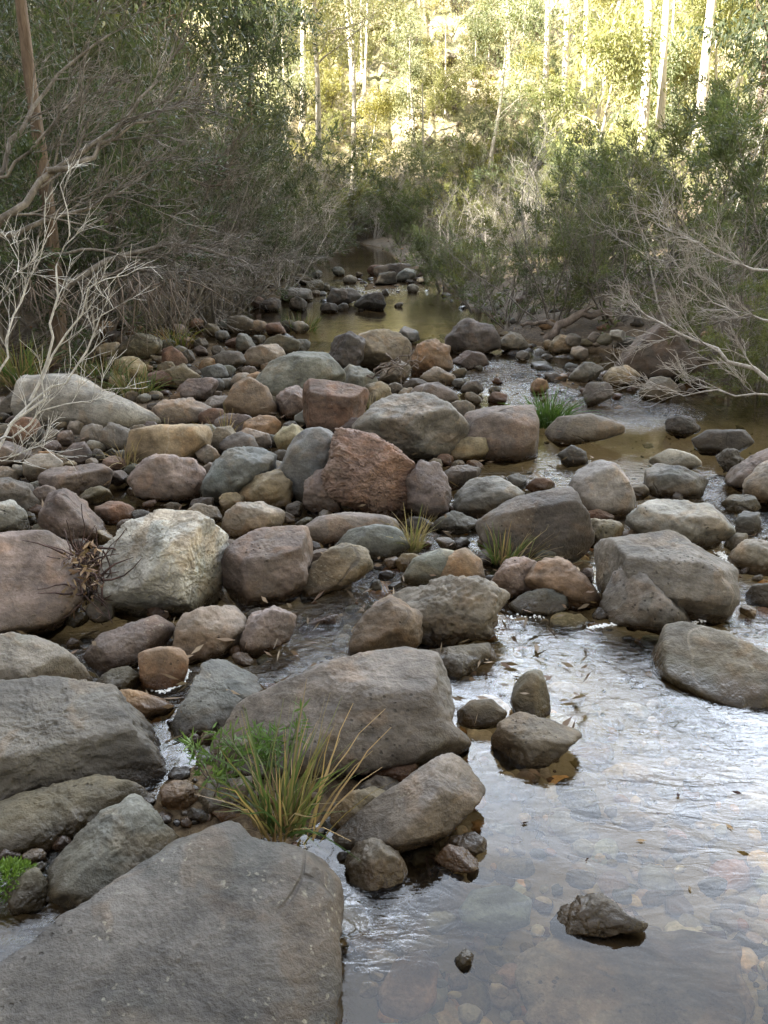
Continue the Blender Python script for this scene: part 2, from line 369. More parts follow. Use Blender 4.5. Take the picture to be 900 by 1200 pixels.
wp = np.stack([WX.ravel(), WY.ravel(), 0 * WX.ravel()], 1)
WZ = RFV * .012 * fbm(wp * np.array([5., 7., 1.]), 21, 3)
wp[:, 2] = WZ
i = np.arange(len(wy) - 1)[:, None] * len(wx) + np.arange(len(wx) - 1)[None, :]
wF = np.stack([i, i + 1, i + len(wx) + 1, i + len(wx)], -1).reshape(-1, 4)
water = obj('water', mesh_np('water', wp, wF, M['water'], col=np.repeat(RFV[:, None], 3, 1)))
tag(water, 'shallow clear creek water winding between the stones', 'water', kind='structure')

# ------------------------------------------------------------------ sky and sun
SUN_EL = 30.0
to_sun = Vector((-.80, -.60, 0)).normalized() * math.cos(R(SUN_EL)) + Vector((0, 0, math.sin(R(SUN_EL))))
w = bpy.data.worlds.new('World'); sc.world = w; w.use_nodes = True
nt = w.node_tree; nt.nodes.clear(); n = N(nt)
sky = n('ShaderNodeTexSky', sky_type='NISHITA'); sky.sun_disc = False
sky.sun_elevation = R(SUN_EL); sky.sun_rotation = math.atan2(to_sun.x, to_sun.y)
sky.air_density = 1.0; sky.dust_density = 2.0; sky.ozone_density = 1.0
tc = n('ShaderNodeTexCoord').outputs['Generated']
cz = n('ShaderNodeSeparateXYZ', {0: tc})
den = n.math('ADD', n.math('MAXIMUM', cz.outputs[2], 0.0), .25)
cv = n('ShaderNodeCombineXYZ', {0: n.math('DIVIDE', cz.outputs[0], den), 1: n.math('DIVIDE', cz.outputs[1], den)}).outputs[0]
cl = n.noise(cv, 1.7, 6, .58, .4)
# unseen bright broken cloud shaped over the hill to whiten the water, thin elsewhere
fy = n.smooth(cz.outputs[1], -.1, .6)
amt = n.math('ADD', n.math('MULTIPLY', fy, .24), cl)
low = n.math('ADD', .78, n.math('MULTIPLY', n.math('SUBTRACT', 1.0, n.smooth(cz.outputs[2], .44, .76)), 2.9))
white = n.mix(fy, (4.2, 4.0, 3.65), n.mix(1.0, (14.5, 15.8, 17.6), low, 'MULTIPLY'))
cloud = n.mix(n.smooth(amt, .36, .60), sky.outputs[0], n.mix(n.noise(cv, 3.1, 4), n.mix(1.0, white, (.55, .58, .64), 'MULTIPLY'), white))
bg = n('ShaderNodeBackground', {'Color': cloud, 'Strength': .05})
n('ShaderNodeOutputWorld', {0: bg.outputs[0]})
sl = bpy.data.lights.new('sun', 'SUN'); sl.energy = 5.0; sl.angle = R(.53); sl.color = (1.0, .94, .82)
so = bpy.data.objects.new('sun', sl); COL.objects.link(so)
so.rotation_euler = to_sun.to_track_quat('Z', 'Y').to_euler(); so.location = (-20, -20, 60)

vs = sc.view_settings
vs.view_transform = 'Standard'; vs.look = 'None'; vs.gamma = 1; vs.exposure = 2.78; vs.use_curve_mapping = False
cy = sc.cycles
cy.max_bounces = 6; cy.diffuse_bounces = 3; cy.glossy_bounces = 2; cy.transparent_max_bounces = 12; cy.transmission_bounces = 2
cy.caustics_reflective = False; cy.caustics_refractive = False; cy.sample_clamp_indirect = 6
cy.use_denoising = True
# ------------------------------------------------------------------ stones
C = dict(G=(.155, .145, .125), GB=(.155, .130, .10), M=(.155, .118, .101), R=(.17, .095, .062), O=(.24, .145, .07), T=(.23, .18, .11), GG=(.16, .165, .135),
         C=(.37, .355, .28), BG=(.145, .148, .14), D=(.06, .05, .04), P=(.265, .215, .165), DM=(.092, .078, .064), Y=(.26, .205, .11), OL=(.115, .098, .058), LG=(.24, .225, .19), BR=(.16, .10, .06))
POLY = []                                          # silhouettes, used to keep the small stones clear of the big ones

def star(poly):
    p = np.asarray(poly, float); a = p; b = np.roll(p, -1, 0)
    cr = a[:, 0] * b[:, 1] - b[:, 0] * a[:, 1]; A = cr.sum() / 2
    c = ((a + b) * cr[:, None]).sum(0) / (6 * A)
    th = np.linspace(0, 2 * math.pi, 241)[:-1]; d = np.stack([np.cos(th), np.sin(th)], 1)
    r = np.zeros(240)
    for u, v in zip(a - c, b - c):
        e = v - u; den = d[:, 0] * e[1] - d[:, 1] * e[0]
        with np.errstate(all='ignore'):
            t = (u[0] * e[1] - u[1] * e[0]) / den; s = (u[0] * d[:, 1] - u[1] * d[:, 0]) / den
        ok = (np.abs(den) > 1e-9) & (t > 0) & (s >= -1e-6) & (s <= 1 + 1e-6)
        r = np.where(ok, np.maximum(r, np.nan_to_num(t)), r)
    r = np.where(r <= 0, r[r > 0].mean(), r)
    k = np.exp(-.5 * (np.arange(-8, 9) / 1.7) ** 2); k /= k.sum()
    r = np.convolve(np.concatenate([r[-8:], r, r[:8]]), k, 'valid')
    return c, r

def rock_shape(c, r, seed, th, ex, amp, nf, strat, lev, back=None, cuts=None, pits=0.0):
    dirs, F = ico(lev); g = np.random.default_rng(seed)
    rho = np.hypot(dirs[:, 0], dirs[:, 1]); ang = np.arctan2(dirs[:, 1], dirs[:, 0]) % (2 * math.pi)
    rr = np.interp(ang, np.linspace(0, 2 * math.pi, 241), np.append(r, r[0]))
    R0 = r.mean(); dz = np.where(dirs[:, 2] > 0, th, th if back is None else back)
    t = ((rho / rr) ** ex + (np.abs(dirs[:, 2]) / dz) ** ex) ** (-1 / ex)
    base = dirs * t[:, None]
    # flat broken faces on the side that looks out
    pl = []
    for _ in range(nf):
        v = g.normal(size=3); v[2] = abs(v[2]) * .9 + .42; v /= np.linalg.norm(v); pl.append((v, g.uniform(.52, .80)))
    for cc in (cuts or []): pl.append((np.array(cc[:3]) / np.linalg.norm(cc[:3]), cc[3]))
    q = np.ones(len(t))
    for v, k in pl:
        h = (base @ v).max() * k; dn = base @ v
        with np.errstate(all='ignore'): f = np.where(dn > 1e-6, h / dn, 9.)
        q = -np.log(np.exp(-38 * q) + np.exp(-38 * np.minimum(f, 3))) / 38
    if lev >= 4:                                   # chipped corners and small broken planes
        for _ in range(14 if nf else 3):
            v = g.normal(size=3); v[2] = abs(v[2]) * .8; v /= np.linalg.norm(v); dn = base @ v; h = dn.max() * g.uniform(.84, .95)
            with np.errstate(all='ignore'): f = np.where(dn > 1e-6, h / dn, 9.)
            q = -np.log(np.exp(-60 * q) + np.exp(-60 * np.minimum(f, 3))) / 60
    q = np.minimum(q, 1.0)
    n0 = fbm(dirs * 1.3 + seed * 3.1, seed, 2); n1 = fbm(dirs * 3.4 + seed, seed + 3, 4, .55); n2 = np.abs(vnoise(dirs * 5.0 + seed * .7, seed + 8))
    disp = 1 + amp * (.5 * n0 * .6 + .42 * n1) - amp * .5 * np.clip(.18 - n2, 0, 1)
    if strat:
        ax = np.array([.22, .85, .3]); s = (base @ ax) / R0 * 5.5 + 1.1 * n0 + .5 * n1
        fr = s - np.floor(s); disp -= strat * .055 * (fr ** 3) + strat * .02 * np.sin(s * 11 + n1 * 6)
    if pits: disp -= pits * .05 * np.clip(vnoise(dirs * 9 + seed, seed + 30) - .25, 0, 1)
    return base * (q * disp)[:, None], F

def rock(name, col, pts, label=None, cat='boulder', th=None, tilt=None, zb=0.0, ex=2.5, amp=.16, nf=5, strat=0.0, lev=None, by=None, back=None, mat='rock', bury=1.12, group=None, cuts=None, kind=None, tint=None, pits=0.0, keep=True, grow=1.1):
    seed = int(abs(hash((round(pts[0][0]), round(pts[0][1]), len(pts))))) % 9973
    px = np.array(pts, float); x0, x1, y0, y1 = px[:, 0].min(), px[:, 0].max(), px[:, 1].min(), px[:, 1].max()
    if keep: POLY.append(px)
    cx = (x0 + x1) / 2
    B = ground_at(cx, by or y1, zb)
    view = B - np.array([0, 0, CAM_H]); dist = np.linalg.norm(view); hd = view * np.array([1, 1, 0]); hd /= np.linalg.norm(hd)
    el = math.asin(-view[2] / dist)
    ta = math.pi / 2 - el if tilt is None else R(tilt)
    up = math.cos(ta) * hd + math.sin(ta) * np.array([0, 0, 1.]) ; ax = np.array([hd[1], -hd[0], 0])
    nrm = -math.sin(ta) * hd + math.cos(ta) * np.array([0, 0, 1.])
    w_m = (x1 - x0) / F_PX * dist; h_m = (y1 - y0) / F_PX * dist
    tk = (th if th is not None else .42) * min(w_m, h_m) if tilt is None else (th if th is not None else .25) * h_m
    O = B + hd * tk * .35
    loc2 = []
    for a, b in pts:
        d = ray(a, b); t = ((O - np.array([0, 0, CAM_H])) @ nrm) / (d @ nrm)
        Q = np.array([0, 0, CAM_H]) + d * t - O; loc2.append((Q @ ax, Q @ up))
    loc2 = np.array(loc2)
    c, r = star(loc2)
    angs = np.linspace(0, 2 * math.pi, 241)[:-1]
    r = r * grow * (1 + (bury - 1) * np.clip(-np.sin(angs) * 1.6, 0, 1))
    if lev is None: lev = 3 if (x1 - x0) < 34 else 4 if (x1 - x0) < 150 else 5
    V, F = rock_shape(c, r, seed, tk, ex, amp, nf, strat, lev, back=None if back is None else back * tk, cuts=cuts, pits=pits)
    W = c[0] * ax + c[1] * up + V[:, :1] * ax + V[:, 1:2] * up + V[:, 2:] * nrm
    me = mesh_np(name, W, F, M[mat])
    o = obj(name, me, loc=O)
    jit = np.random.default_rng(seed).uniform(.97, 1.03, 3) * np.random.default_rng(seed + 1).uniform(.85, 1.12)
    base = np.array(C[col] if isinstance(col, str) else col) * jit
    if not isinstance(col, str): base = base * .80
    lum = base @ np.array([.3, .5, .2]); base = base * .8 + .2 * lum * np.array([1.06, 1.0, .91])
    o.color = (*base, strat if strat else .28 * (seed % 5 < 2))
    return tag(o, label, cat, group, kind)
B_ = 'boulder'; S_ = 'stone'
# --- foreground
rock('flat_boulder', (.078, .071, .060), [(-60,1160),(60,1085),(150,1030),(240,963),(268,965),(300,988),(350,992),(385,990),(405,1010),(412,1045),(402,1110),(394,1230),(388,1340),(-140,1340)], 'huge flat grey-brown boulder with a vertical crack, just below the big grass tuft', tilt=15, zb=.06, th=.08, grow=.99, back=2.8, ex=4.2, amp=.07, nf=1, lev=6, bury=1.0, cuts=[(.1,-.1,1,.8)])
rock('wedge_boulder', 'GG', [(48,1012),(90,975),(150,940),(195,925),(215,955),(225,985),(200,1020),(120,1060),(70,1050)], 'grey-green wedge boulder with a pinkish patch, between the huge flat boulder and the olive ledge', tilt=28, th=.2, lev=5)
rock('slab_boulder', (.13,.118,.098), [(-80,815),(40,805),(120,815),(190,835),(228,868),(225,897),(130,912),(60,935),(-80,965)], 'wide flat slab with pitted lichen-speckled front edge, at the left edge of the photo', tilt=22, th=.22, ex=3.6, amp=.08, nf=2, lev=6, strat=.25, pits=1.2)
rock('rounded_boulder', 'GB', [(-70,760),(10,745),(50,750),(85,775),(105,812),(60,835),(-70,840)], 'brown-grey rounded hump directly behind the wide lichen-speckled slab', amp=.08, ex=2.4, lev=5, strat=.2)
rock('rock_ledge', 'OL', [(-60,965),(60,932),(140,910),(225,900),(195,925),(120,955),(60,985),(-60,1010)], 'low olive ledge under flowing water below the lichen-speckled slab', tilt=8, th=.2, lev=5)
rock('stone', 'O', [(188,925),(205,913),(225,918),(232,940),(212,952),(192,942)], 'small rusty orange wet stone left of the grass tuft', cat=S_)
rock('stone', 'G', [(222,935),(250,912),(292,912),(292,955),(235,957)], 'flat blue-grey stone half hidden behind the left side of the grass tuft', cat=S_)
rock('stone', 'GB', [(260,885),(272,868),(300,864),(312,885),(300,908),(268,906)], 'round brown stone standing behind the green blades of the grass tuft', cat=S_)
rock('stone', 'OL', [(6,1040),(22,1018),(45,1020),(57,1042),(48,1064),(18,1068)], 'olive pointed stone beside the bright green moss', cat=S_)
rock('broad_boulder', (.15, .128, .105), [(248,862),(275,815),(330,788),(400,772),(460,760),(508,755),(525,790),(534,832),(520,850),(548,865),(546,885),(500,892),(440,908),(330,910),(250,895)], 'broad brown-grey boulder with a cracked flat face behind the grass tuft', th=.36, grow=1.0, ex=3.6, amp=.08, nf=2, lev=6, cuts=[(.1,.75,.8,.68)])
rock('flat_stone', 'GB', [(500,760),(560,754),(597,760),(560,776),(522,800),(505,795)], 'thin pointed slab sloping into the pool behind the broad cracked boulder', cat=S_, tilt=12, th=.3)
rock('flat_boulder', (.175,.18,.165), [(192,818),(225,790),(265,773),(300,782),(318,800),(285,835),(250,860),(215,862)], 'flat grey-green boulder with a dry stick lying on it, left of the broad cracked boulder', tilt=24, th=.2, lev=5)
rock('wedge_boulder', 'GB', [(400,980),(440,940),(490,905),(530,880),(549,888),(570,925),(560,942),(520,972),(470,992),(425,994)], 'angular wedge rock with pale upper face at the pool edge, right of the grass tuft', th=.4, ex=3.4, amp=.08, nf=2, lev=5, strat=.3, cuts=[(-.5,.5,.8,.6),(.6,-.3,.7,.62)])
rock('stone', 'R', [(433,902),(450,888),(480,886),(492,900),(480,922),(440,920)], 'dark red squarish stone behind the angular wedge rock', cat=S_, nf=6)
rock('stone', 'DM', [(412,927),(440,910),(470,914),(462,936),(420,942)], 'dark maroon wet stone below the dark red squarish stone', cat=S_)
rock('stone', 'T', [(388,958),(410,930),(440,923),(456,930),(432,957),(405,972),(390,974)], 'pale tan slanting stone between the grass tuft and the angular wedge rock', cat=S_)
rock('stone', 'GB', [(403,1008),(415,988),(445,984),(466,1000),(474,1022),(460,1038),(418,1038)], 'rounded brown stone at the top right corner of the huge flat boulder', cat=S_)
rock('stone', 'DM', [(520,992),(530,980),(555,976),(571,985),(569,997),(545,1001)], 'low maroon stone in the pool behind a small stone with a black twig', cat=S_)
rock('stone', 'BR', [(511,1006),(525,991),(548,995),(561,1010),(556,1022),(525,1017)], 'small brown wet stone in the pool with a black twig against it', cat=S_)
rock('pointed_rock', (.13,.105,.08), [(638,1093),(655,1065),(678,1047),(705,1047),(730,1070),(745,1080),(772,1080),(755,1091),(700,1094)], 'brown rock tip with jagged top breaking the open pool surface in front', cat='rock', th=.3, amp=.2, nf=4)
rock('pointed_rock', 'OL', [(600,822),(605,800),(620,787),(632,784),(640,805),(645,827),(635,842),(610,843)], 'upright egg-shaped olive rock standing in the pool', cat='rock', amp=.08, nf=1)
rock('stone', 'T', [(536,832),(550,822),(575,820),(593,835),(585,849),(560,853),(540,846)], 'smooth tan cobble in the water left of the upright olive rock', cat=S_, amp=.06, nf=0)
rock('wedge_rock', 'GB', [(577,864),(595,838),(620,833),(650,845),(692,858),(660,876),(640,892),(600,895),(583,882)], 'angular two-toned rock in the pool in front of the upright olive rock', cat='rock', nf=3, ex=3, cuts=[(.2,.8,.6,.55),(-.5,-.4,.7,.6)])
rock('long_boulder', 'GB', [(774,765),(785,740),(810,735),(860,750),(940,790),(940,865),(890,856),(850,842),(820,816),(776,790)], 'long brown boulder flecked with lichen running out of the right edge', zb=-.16, th=.5, amp=.08, nf=2, ex=3, lev=5, cuts=[(-.3,.6,.7,.7)])
rock('large_boulder', (.20,.185,.155), [(675,655),(700,635),(740,628),(790,624),(830,645),(852,660),(863,690),(850,712),(820,727),(780,722),(700,695)], 'large grey-brown boulder with a smaller grey one leaning against its front', amp=.10, nf=3, ex=3, lev=5, cuts=[(0,.85,.6,.62)])
rock('leaning_boulder', 'G', [(707,718),(712,680),(730,655),(760,668),(795,695),(819,738),(790,738),(740,731)], 'grey slanting boulder leaning on the front of the large grey-brown boulder', th=.35, nf=3, ex=3)
rock('dark_boulder', 'DM', [(561,612),(590,590),(630,575),(665,569),(686,605),(693,637),(660,652),(600,657),(575,642)], 'dark mauve-brown boulder with undercut black base behind the red-tipped grass', nf=3, ex=3.2, amp=.08, lev=5, cuts=[(-.15,.8,.6,.66)])
rock('boulder', 'G', [(527,582),(550,561),(580,557),(618,580),(600,593),(560,606),(540,602)], 'grey flat-topped boulder just behind the dark mauve-brown boulder', cat=B_, nf=3, cuts=[(0,.9,.5,.6)])
rock('boulder', 'LG', [(664,577),(680,552),(705,541),(730,550),(743,582),(736,608),(700,604)], 'pale grey lichen-mottled boulder with rounded top in the stream', amp=.09, nf=2)
rock('block_boulder', (.19,.145,.115), [(545,500),(549,485),(580,479),(623,476),(628,500),(623,531),(590,538),(548,532)], 'square mauve-brown block with a yellowish left side in the water', ex=5, amp=.07, nf=1, cuts=[(0,.9,.5,.75)])
rock('flat_boulder', 'GB', [(635,506),(655,490),(690,486),(720,495),(738,504),(705,513),(660,521)], 'low smooth brown slab in the water beside the dense green tussock', nf=1, amp=.05, lev=4)
rock('boulder', 'LG', [(732,608),(750,590),(790,584),(830,590),(862,620),(850,642),(800,644),(760,624)], 'pale flat-topped boulder behind the large grey-brown boulder', nf=3, cuts=[(0,.9,.5,.6)])
rock('boulder', 'C', [(758,541),(785,526),(815,534),(824,546),(790,552)], 'cream-topped low stone upstream of a grey dipping boulder', cat=S_, nf=2, amp=.08)
rock('boulder', 'G', [(754,557),(768,540),(800,549),(830,565),(815,582),(775,580),(757,572)], 'grey dipping boulder with a dark wet hollow on its left', nf=3)
rock('stone', 'DM', [(781,496),(790,487),(810,489),(822,503),(800,511),(785,509)], 'small dark rounded stone alone in the right-hand pool', cat=S_, nf=1)
rock('boulder', 'D', [(811,516),(830,505),(870,504),(884,520),(860,532),(820,530)], 'long dark brown wet boulder at the right bank', nf=1, amp=.08)
rock('stone', 'DM', [(837,532),(860,525),(873,540),(850,550)], 'dark crumpled stone in front of the long dark wet boulder', cat=S_, amp=.25)
rock('boulder', 'M', [(848,557),(880,535),(915,522),(915,562),(880,578),(856,568)], 'mauve slab tilted against the right bank', nf=3)
rock('boulder', 'GB', [(868,572),(890,545),(940,528),(940,592),(880,582)], 'brown slab at the right edge above the little blue-grey triangular stone', nf=3)
rock('stone', 'G', [(844,592),(860,578),(885,582),(892,596),(870,602)], 'flat grey stone in the right riffle below the mauve slab', cat=S_)
rock('stone', 'BG', [(862,610),(872,598),(888,602),(892,622),(866,626)], 'little blue-grey triangular stone in the right riffle', cat=S_, nf=5)
rock('boulder', 'P', [(853,652),(875,632),(940,642),(940,672),(880,670)], 'pale mauve boulder cut by the right edge beside white foam', nf=3)
rock('stone', 'DM', [(870,697),(885,685),(930,680),(930,708),(880,708)], 'dark stone at the right edge above the long lichen-flecked boulder', cat=S_)
rock('stone', 'R', [(681,602),(700,597),(722,605),(702,614)], 'rusty red wet slab under the pale lichen-mottled boulder', cat=S_, nf=2)
rock('stone', 'T', [(684,627),(690,608),(725,612),(737,628),(710,642),(690,640)], 'cream-edged stone between the dark mauve-brown boulder and the pale flat-topped boulder', cat=S_)
# --- right bank, upstream
rock('dark_boulder', (.115,.082,.06), [(721,424),(735,395),(760,379),(790,384),(806,410),(818,434),(790,443),(760,442),(735,436)], 'big dark brown boulder under the overhanging right-bank shrub', nf=4, amp=.14)
rock('stone', 'T', [(704,447),(715,432),(735,429),(750,440),(735,452),(712,454)], 'tan rounded stone in front of the big dark brown bank boulder', cat=S_, nf=1)
rock('stone', 'DM', [(683,464),(690,449),(712,449),(720,466),(705,477),(690,474)], 'dark pointed stone standing in the right rapid', cat=S_, nf=5)
rock('stone', 'GB', [(751,457),(765,442),(785,444),(797,460),(775,469),(755,467)], 'brown rounded stone at the foot of the big dark brown bank boulder', cat=S_, nf=1)
rock('stone', 'G', [(668,440),(685,424),(707,430),(702,443),(676,449)], 'flat grey stone at the head of the right rapid', cat=S_)
rock('stone', 'T', [(642,407),(655,392),(672,397),(677,411),(650,414)], 'tan rounded stone under the arching root of the right-bank shrub', cat=S_, nf=1)
rock('stone', 'GB', [(581,404),(598,389),(612,394),(619,406),(600,413)], 'brown rounded stone right of the wide mauve-grey mound', cat=S_, nf=1)
rock('boulder', (.17,.14,.125), [(518,397),(545,374),(575,384),(588,403),(560,414),(525,412)], 'wide mauve-grey mound at the edge of the far golden pool', nf=2)
rock('stone', 'M', [(526,423),(545,411),(565,414),(570,427),(540,434)], 'mauve triangular stone in front of the wide mauve-grey mound', cat=S_, nf=4)
# --- middle
rock('dark_boulder', (.10,.085,.072), [(377,424),(390,398),(415,389),(427,400),(422,422),(405,439),(388,437)], 'very dark boulder leaning left behind the grey-green dome', nf=4)
rock('boulder', 'T', [(416,409),(425,391),(450,386),(475,392),(485,410),(472,432),(440,434),(420,427)], 'tan lichen-mottled boulder with driftwood caught below it', nf=3, amp=.12, tint=None)
rock('boulder', (.27,.16,.085), [(482,428),(488,405),(510,399),(525,407),(527,432),(505,441),(487,439)], 'rusty orange block right of the tan lichen-mottled boulder', ex=3.5, nf=3)
rock('boulder', 'GG', [(300,447),(320,425),(350,412),(380,414),(399,435),(402,449),(380,457),(330,473),(305,463)], 'grey-green dome-shaped boulder in the middle of the stony bar', nf=1, amp=.08, lev=5, ex=2.3)
rock('boulder', 'M', [(478,467),(490,452),(515,448),(530,459),(538,471),(520,480),(490,480)], 'smooth mauve boulder with a low rounded back beside the stream', nf=1, amp=.07)
rock('stone', 'P', [(488,442),(510,430),(540,443),(522,452),(500,452)], 'pale flat stone behind the smooth mauve boulder', cat=S_)
rock('block_boulder', (.175,.095,.06), [(358,452),(364,445),(400,449),(432,457),(434,475),(420,497),(402,512),(370,503),(357,482)], 'red-brown angular block with a sharp top edge', ex=4, amp=.07, nf=1, lev=5, cuts=[(.1,.85,.5,.68),(.6,-.1,.7,.75)])
rock('large_boulder', (.205,.19,.16), [(415,507),(428,490),(440,475),(465,464),(500,462),(520,476),(546,500),(541,522),(515,542),(490,546),(450,532)], 'large grey-tan boulder with a dark undercut right side in the middle of the bar', nf=3, ex=2.8, amp=.12, lev=5, cuts=[(.7,-.35,.6,.66),(-.1,.8,.55,.68)])
rock('layered_boulder', (.235,.145,.108), [(379,550),(384,525),(394,508),(420,509),(460,521),(486,545),(499,570),(491,592),(465,605),(430,595),(393,578)], 'reddish boulder with wavy layered ridges across its face', nf=1, ex=2.6, amp=.10, strat=.85, lev=6)
rock('boulder', (.19,.145,.125), [(478,562),(495,542),(515,547),(526,570),(521,597),(500,608),(483,592)], 'mauve-brown rounded boulder tucked behind the right end of the reddish layered boulder', nf=1)
rock('slab_boulder', 'BG', [(329,552),(344,515),(365,499),(388,502),(393,520),(381,545),(379,577),(360,588),(334,562)], 'blue-grey slab standing upright left of the reddish layered boulder', ex=3.2, amp=.06, nf=1)
rock('stone', 'M', [(359,567),(370,552),(392,551),(401,575),(402,597),(375,600),(359,592)], 'mauve stone with a thin pale vein, wedged under the reddish layered boulder', cat=S_, nf=3)
rock('stone', 'Y', [(276,578),(290,562),(325,552),(339,559),(341,582),(330,595),(290,595)], 'yellowish tan block in front of the upright blue-grey slab', cat=B_, nf=3, ex=3.4)
rock('boulder', 'BG', [(238,567),(255,540),(275,527),(310,525),(329,535),(320,552),(285,567),(265,588),(245,583)], 'blue-grey mottled boulder left of the upright slab', nf=2)
rock('boulder', (.235,.18,.15), [(149,557),(165,540),(195,534),(225,539),(243,552),(236,577),(205,588),(165,583)], 'mauve-pink wrinkled boulder over a small dark pool', nf=2, amp=.14, strat=.3)
rock('slab_boulder', (.30,.21,.115), [(149,542),(154,505),(180,501),(240,499),(248,520),(236,543),(200,548)], 'orange-tan squarish slab behind the mauve-pink wrinkled boulder', ex=3.8, nf=2, amp=.08)
rock('stone', (.24,.19,.11), [(243,516),(255,502),(270,501),(281,517),(273,533),(252,535)], 'round olive-tan cobble touching the right end of the orange-tan slab', cat=S_, nf=0, amp=.07)
rock('stone', 'P', [(277,512),(290,502),(312,509),(320,520),(300,530),(284,526)], 'pale peach stone right of the round olive-tan cobble', cat=S_, nf=3)
rock('boulder', (.24,.155,.085), [(265,472),(275,450),(292,443),(311,455),(321,475),(319,489),(285,491),(267,484)], 'orange-brown triangular boulder left of the red-brown angular block', nf=2, ex=3, amp=.07)
rock('stone', 'M', [(321,477),(330,458),(348,452),(361,460),(361,482),(340,490)], 'grey-mauve stone between the orange-brown triangular boulder and the red-brown block', cat=S_, nf=2)
POLY.append(np.array([(55,490),(62,455),(85,440),(112,437),(150,460),(185,484),(191,494),(172,504),(125,508),(85,500)], float))
rock('flat_stone', 'P', [(176,482),(195,470),(225,467),(249,478),(240,492),(210,499),(180,494)], 'pale greyish flat stone just right of the log tip', cat=S_, nf=2)
rock('stone', 'M', [(249,496),(265,486),(290,486),(302,497),(285,509),(257,507)], 'mauve flattened cobble below the orange-brown triangular boulder', cat=S_, nf=1)
rock('boulder', 'M', [(43,562),(60,547),(110,543),(131,555),(126,574),(90,583),(54,578)], 'brown slab with flat top above a cleft boulder on the left', nf=2, cuts=[(0,.9,.4,.6)])
rock('boulder', (.19,.14,.12), [(46,612),(60,580),(80,574),(100,585),(124,612),(116,629),(85,636),(54,632)], 'brown peaked boulder with cracked top, behind the trapped twigs', nf=3, ex=2.8)
rock('boulder', 'DM', [(-25,572),(10,559),(40,569),(50,592),(20,604),(-25,604)], 'dark grey-brown flat stone at the left edge beside the brown peaked boulder', nf=2)
rock('stone', 'LG', [(-15,592),(15,587),(28,600),(31,617),(5,625),(-15,620)], 'pale grey rounded stone at the left edge over dark water', cat=S_, nf=1)
rock('large_boulder', (.205,.155,.13), [(-70,640),(0,629),(50,627),(76,640),(90,675),(81,707),(55,738),(20,748),(-70,750)], 'big smooth mauve-brown boulder at the left edge beside the trapped twigs', nf=1, amp=.06, lev=5, ex=2.7)
rock('pale_boulder', (.40, .405, .325), [(112,687),(121,640),(150,614),(190,602),(225,606),(251,620),(271,640),(272,672),(263,698),(220,708),(170,728),(135,731),(117,708)], 'large cream boulder with rippled ledges, brightest on the bar', nf=4, amp=.10, strat=.42, lev=6, ex=2.8, cuts=[(-.2,.75,.6,.7)])
rock('boulder', (.20,.145,.118), [(262,657),(280,632),(310,621),(355,619),(369,645),(363,672),(335,698),(290,708),(269,692)], 'mauve-brown boulder with a grooved side right of the large cream boulder', nf=3, ex=2.8, lev=5, amp=.1)
rock('boulder', 'P', [(259,607),(280,590),(305,589),(331,600),(326,617),(300,625),(264,628)], 'pale pinkish grey boulder behind the grooved mauve-brown boulder', nf=3)
rock('stone', 'P', [(213,602),(230,591),(255,594),(260,610),(235,617)], 'small pinkish stone behind the right shoulder of the large cream boulder', cat=S_)
rock('boulder', (.20,.165,.10), [(343,693),(365,665),(385,644),(410,639),(431,644),(437,662),(420,678),(395,688),(360,700)], 'striped olive and brown boulder with a dark wet base above the riffle', nf=2, strat=.55)
rock('flat_boulder', (.27,.225,.185), [(351,622),(370,607),(410,601),(450,603),(472,615),(462,628),(400,638),(358,637)], 'long pale stone with a pink tinge lying in front of the reddish layered boulder', nf=1, amp=.06)
rock('boulder', 'GG', [(392,642),(410,621),(440,616),(468,619),(477,640),(455,655),(408,651)], 'dull grey rounded boulder behind the riffle beside the brown grass tuft', nf=1, amp=.07)
rock('lichen_boulder', (.18,.155,.115), [(452,708),(480,690),(530,679),(570,682),(599,702),(604,718),(575,738),(530,752),(480,750)], 'knobbly lichen-covered boulder with pits between riffle and pool', nf=2, amp=.2, lev=5, pits=1.5, strat=.2)
rock('boulder', (.165,.115,.075), [(412,742),(430,712),(460,701),(488,720),(495,745),(470,770),(430,781),(414,772)], 'brown water-worn rock against the left end of the knobbly lichen-covered boulder', nf=3)
rock('stone', 'GG', [(475,678),(485,655),(515,644),(541,650),(531,672),(510,686)], 'grey-green smooth stone behind the knobbly lichen-covered boulder', cat=S_, nf=0, amp=.06)
rock('stone', (.235,.155,.085), [(512,667),(525,650),(545,644),(563,658),(566,682),(530,688),(514,684)], 'orange-brown egg-like stone resting behind the knobbly lichen-covered boulder', cat=S_, nf=0, amp=.06)
rock('boulder', (.25,.17,.125), [(576,682),(590,657),(615,653),(633,665),(631,692),(600,700)], 'pinkish brown rounded stone in front of the red-tipped grass', cat=S_, nf=1)
rock('boulder', 'BR', [(614,692),(625,660),(650,651),(680,669),(698,690),(691,707),(655,711),(624,703)], 'rusty brown lumpy boulder left of the grey leaning boulder', nf=3)
rock('stone', 'BG', [(600,710),(615,695),(640,689),(663,697),(669,712),(640,719),(608,718)], 'bluish grey low stone at the head of the pool', cat=S_, nf=2)
rock('block_boulder', (.235,.185,.13), [(206,742),(220,722),(250,713),(284,711),(284,747),(260,768),(225,771),(209,762)], 'tan blocky boulder below the right end of the large cream boulder', ex=3.5, nf=2)
rock('boulder', (.17,.13,.11), [(96,767),(110,750),(150,735),(190,724),(206,735),(186,757),(150,778),(113,788)], 'mauve slanting slab with a crack below the large cream boulder', nf=3, tilt=35, th=.3)
rock('block_boulder', (.31,.18,.095), [(163,767),(185,760),(210,759),(219,775),(211,797),(190,808),(169,802)], 'orange square stone ringed by white foam', cat=S_, ex=3.6, nf=1, amp=.06)
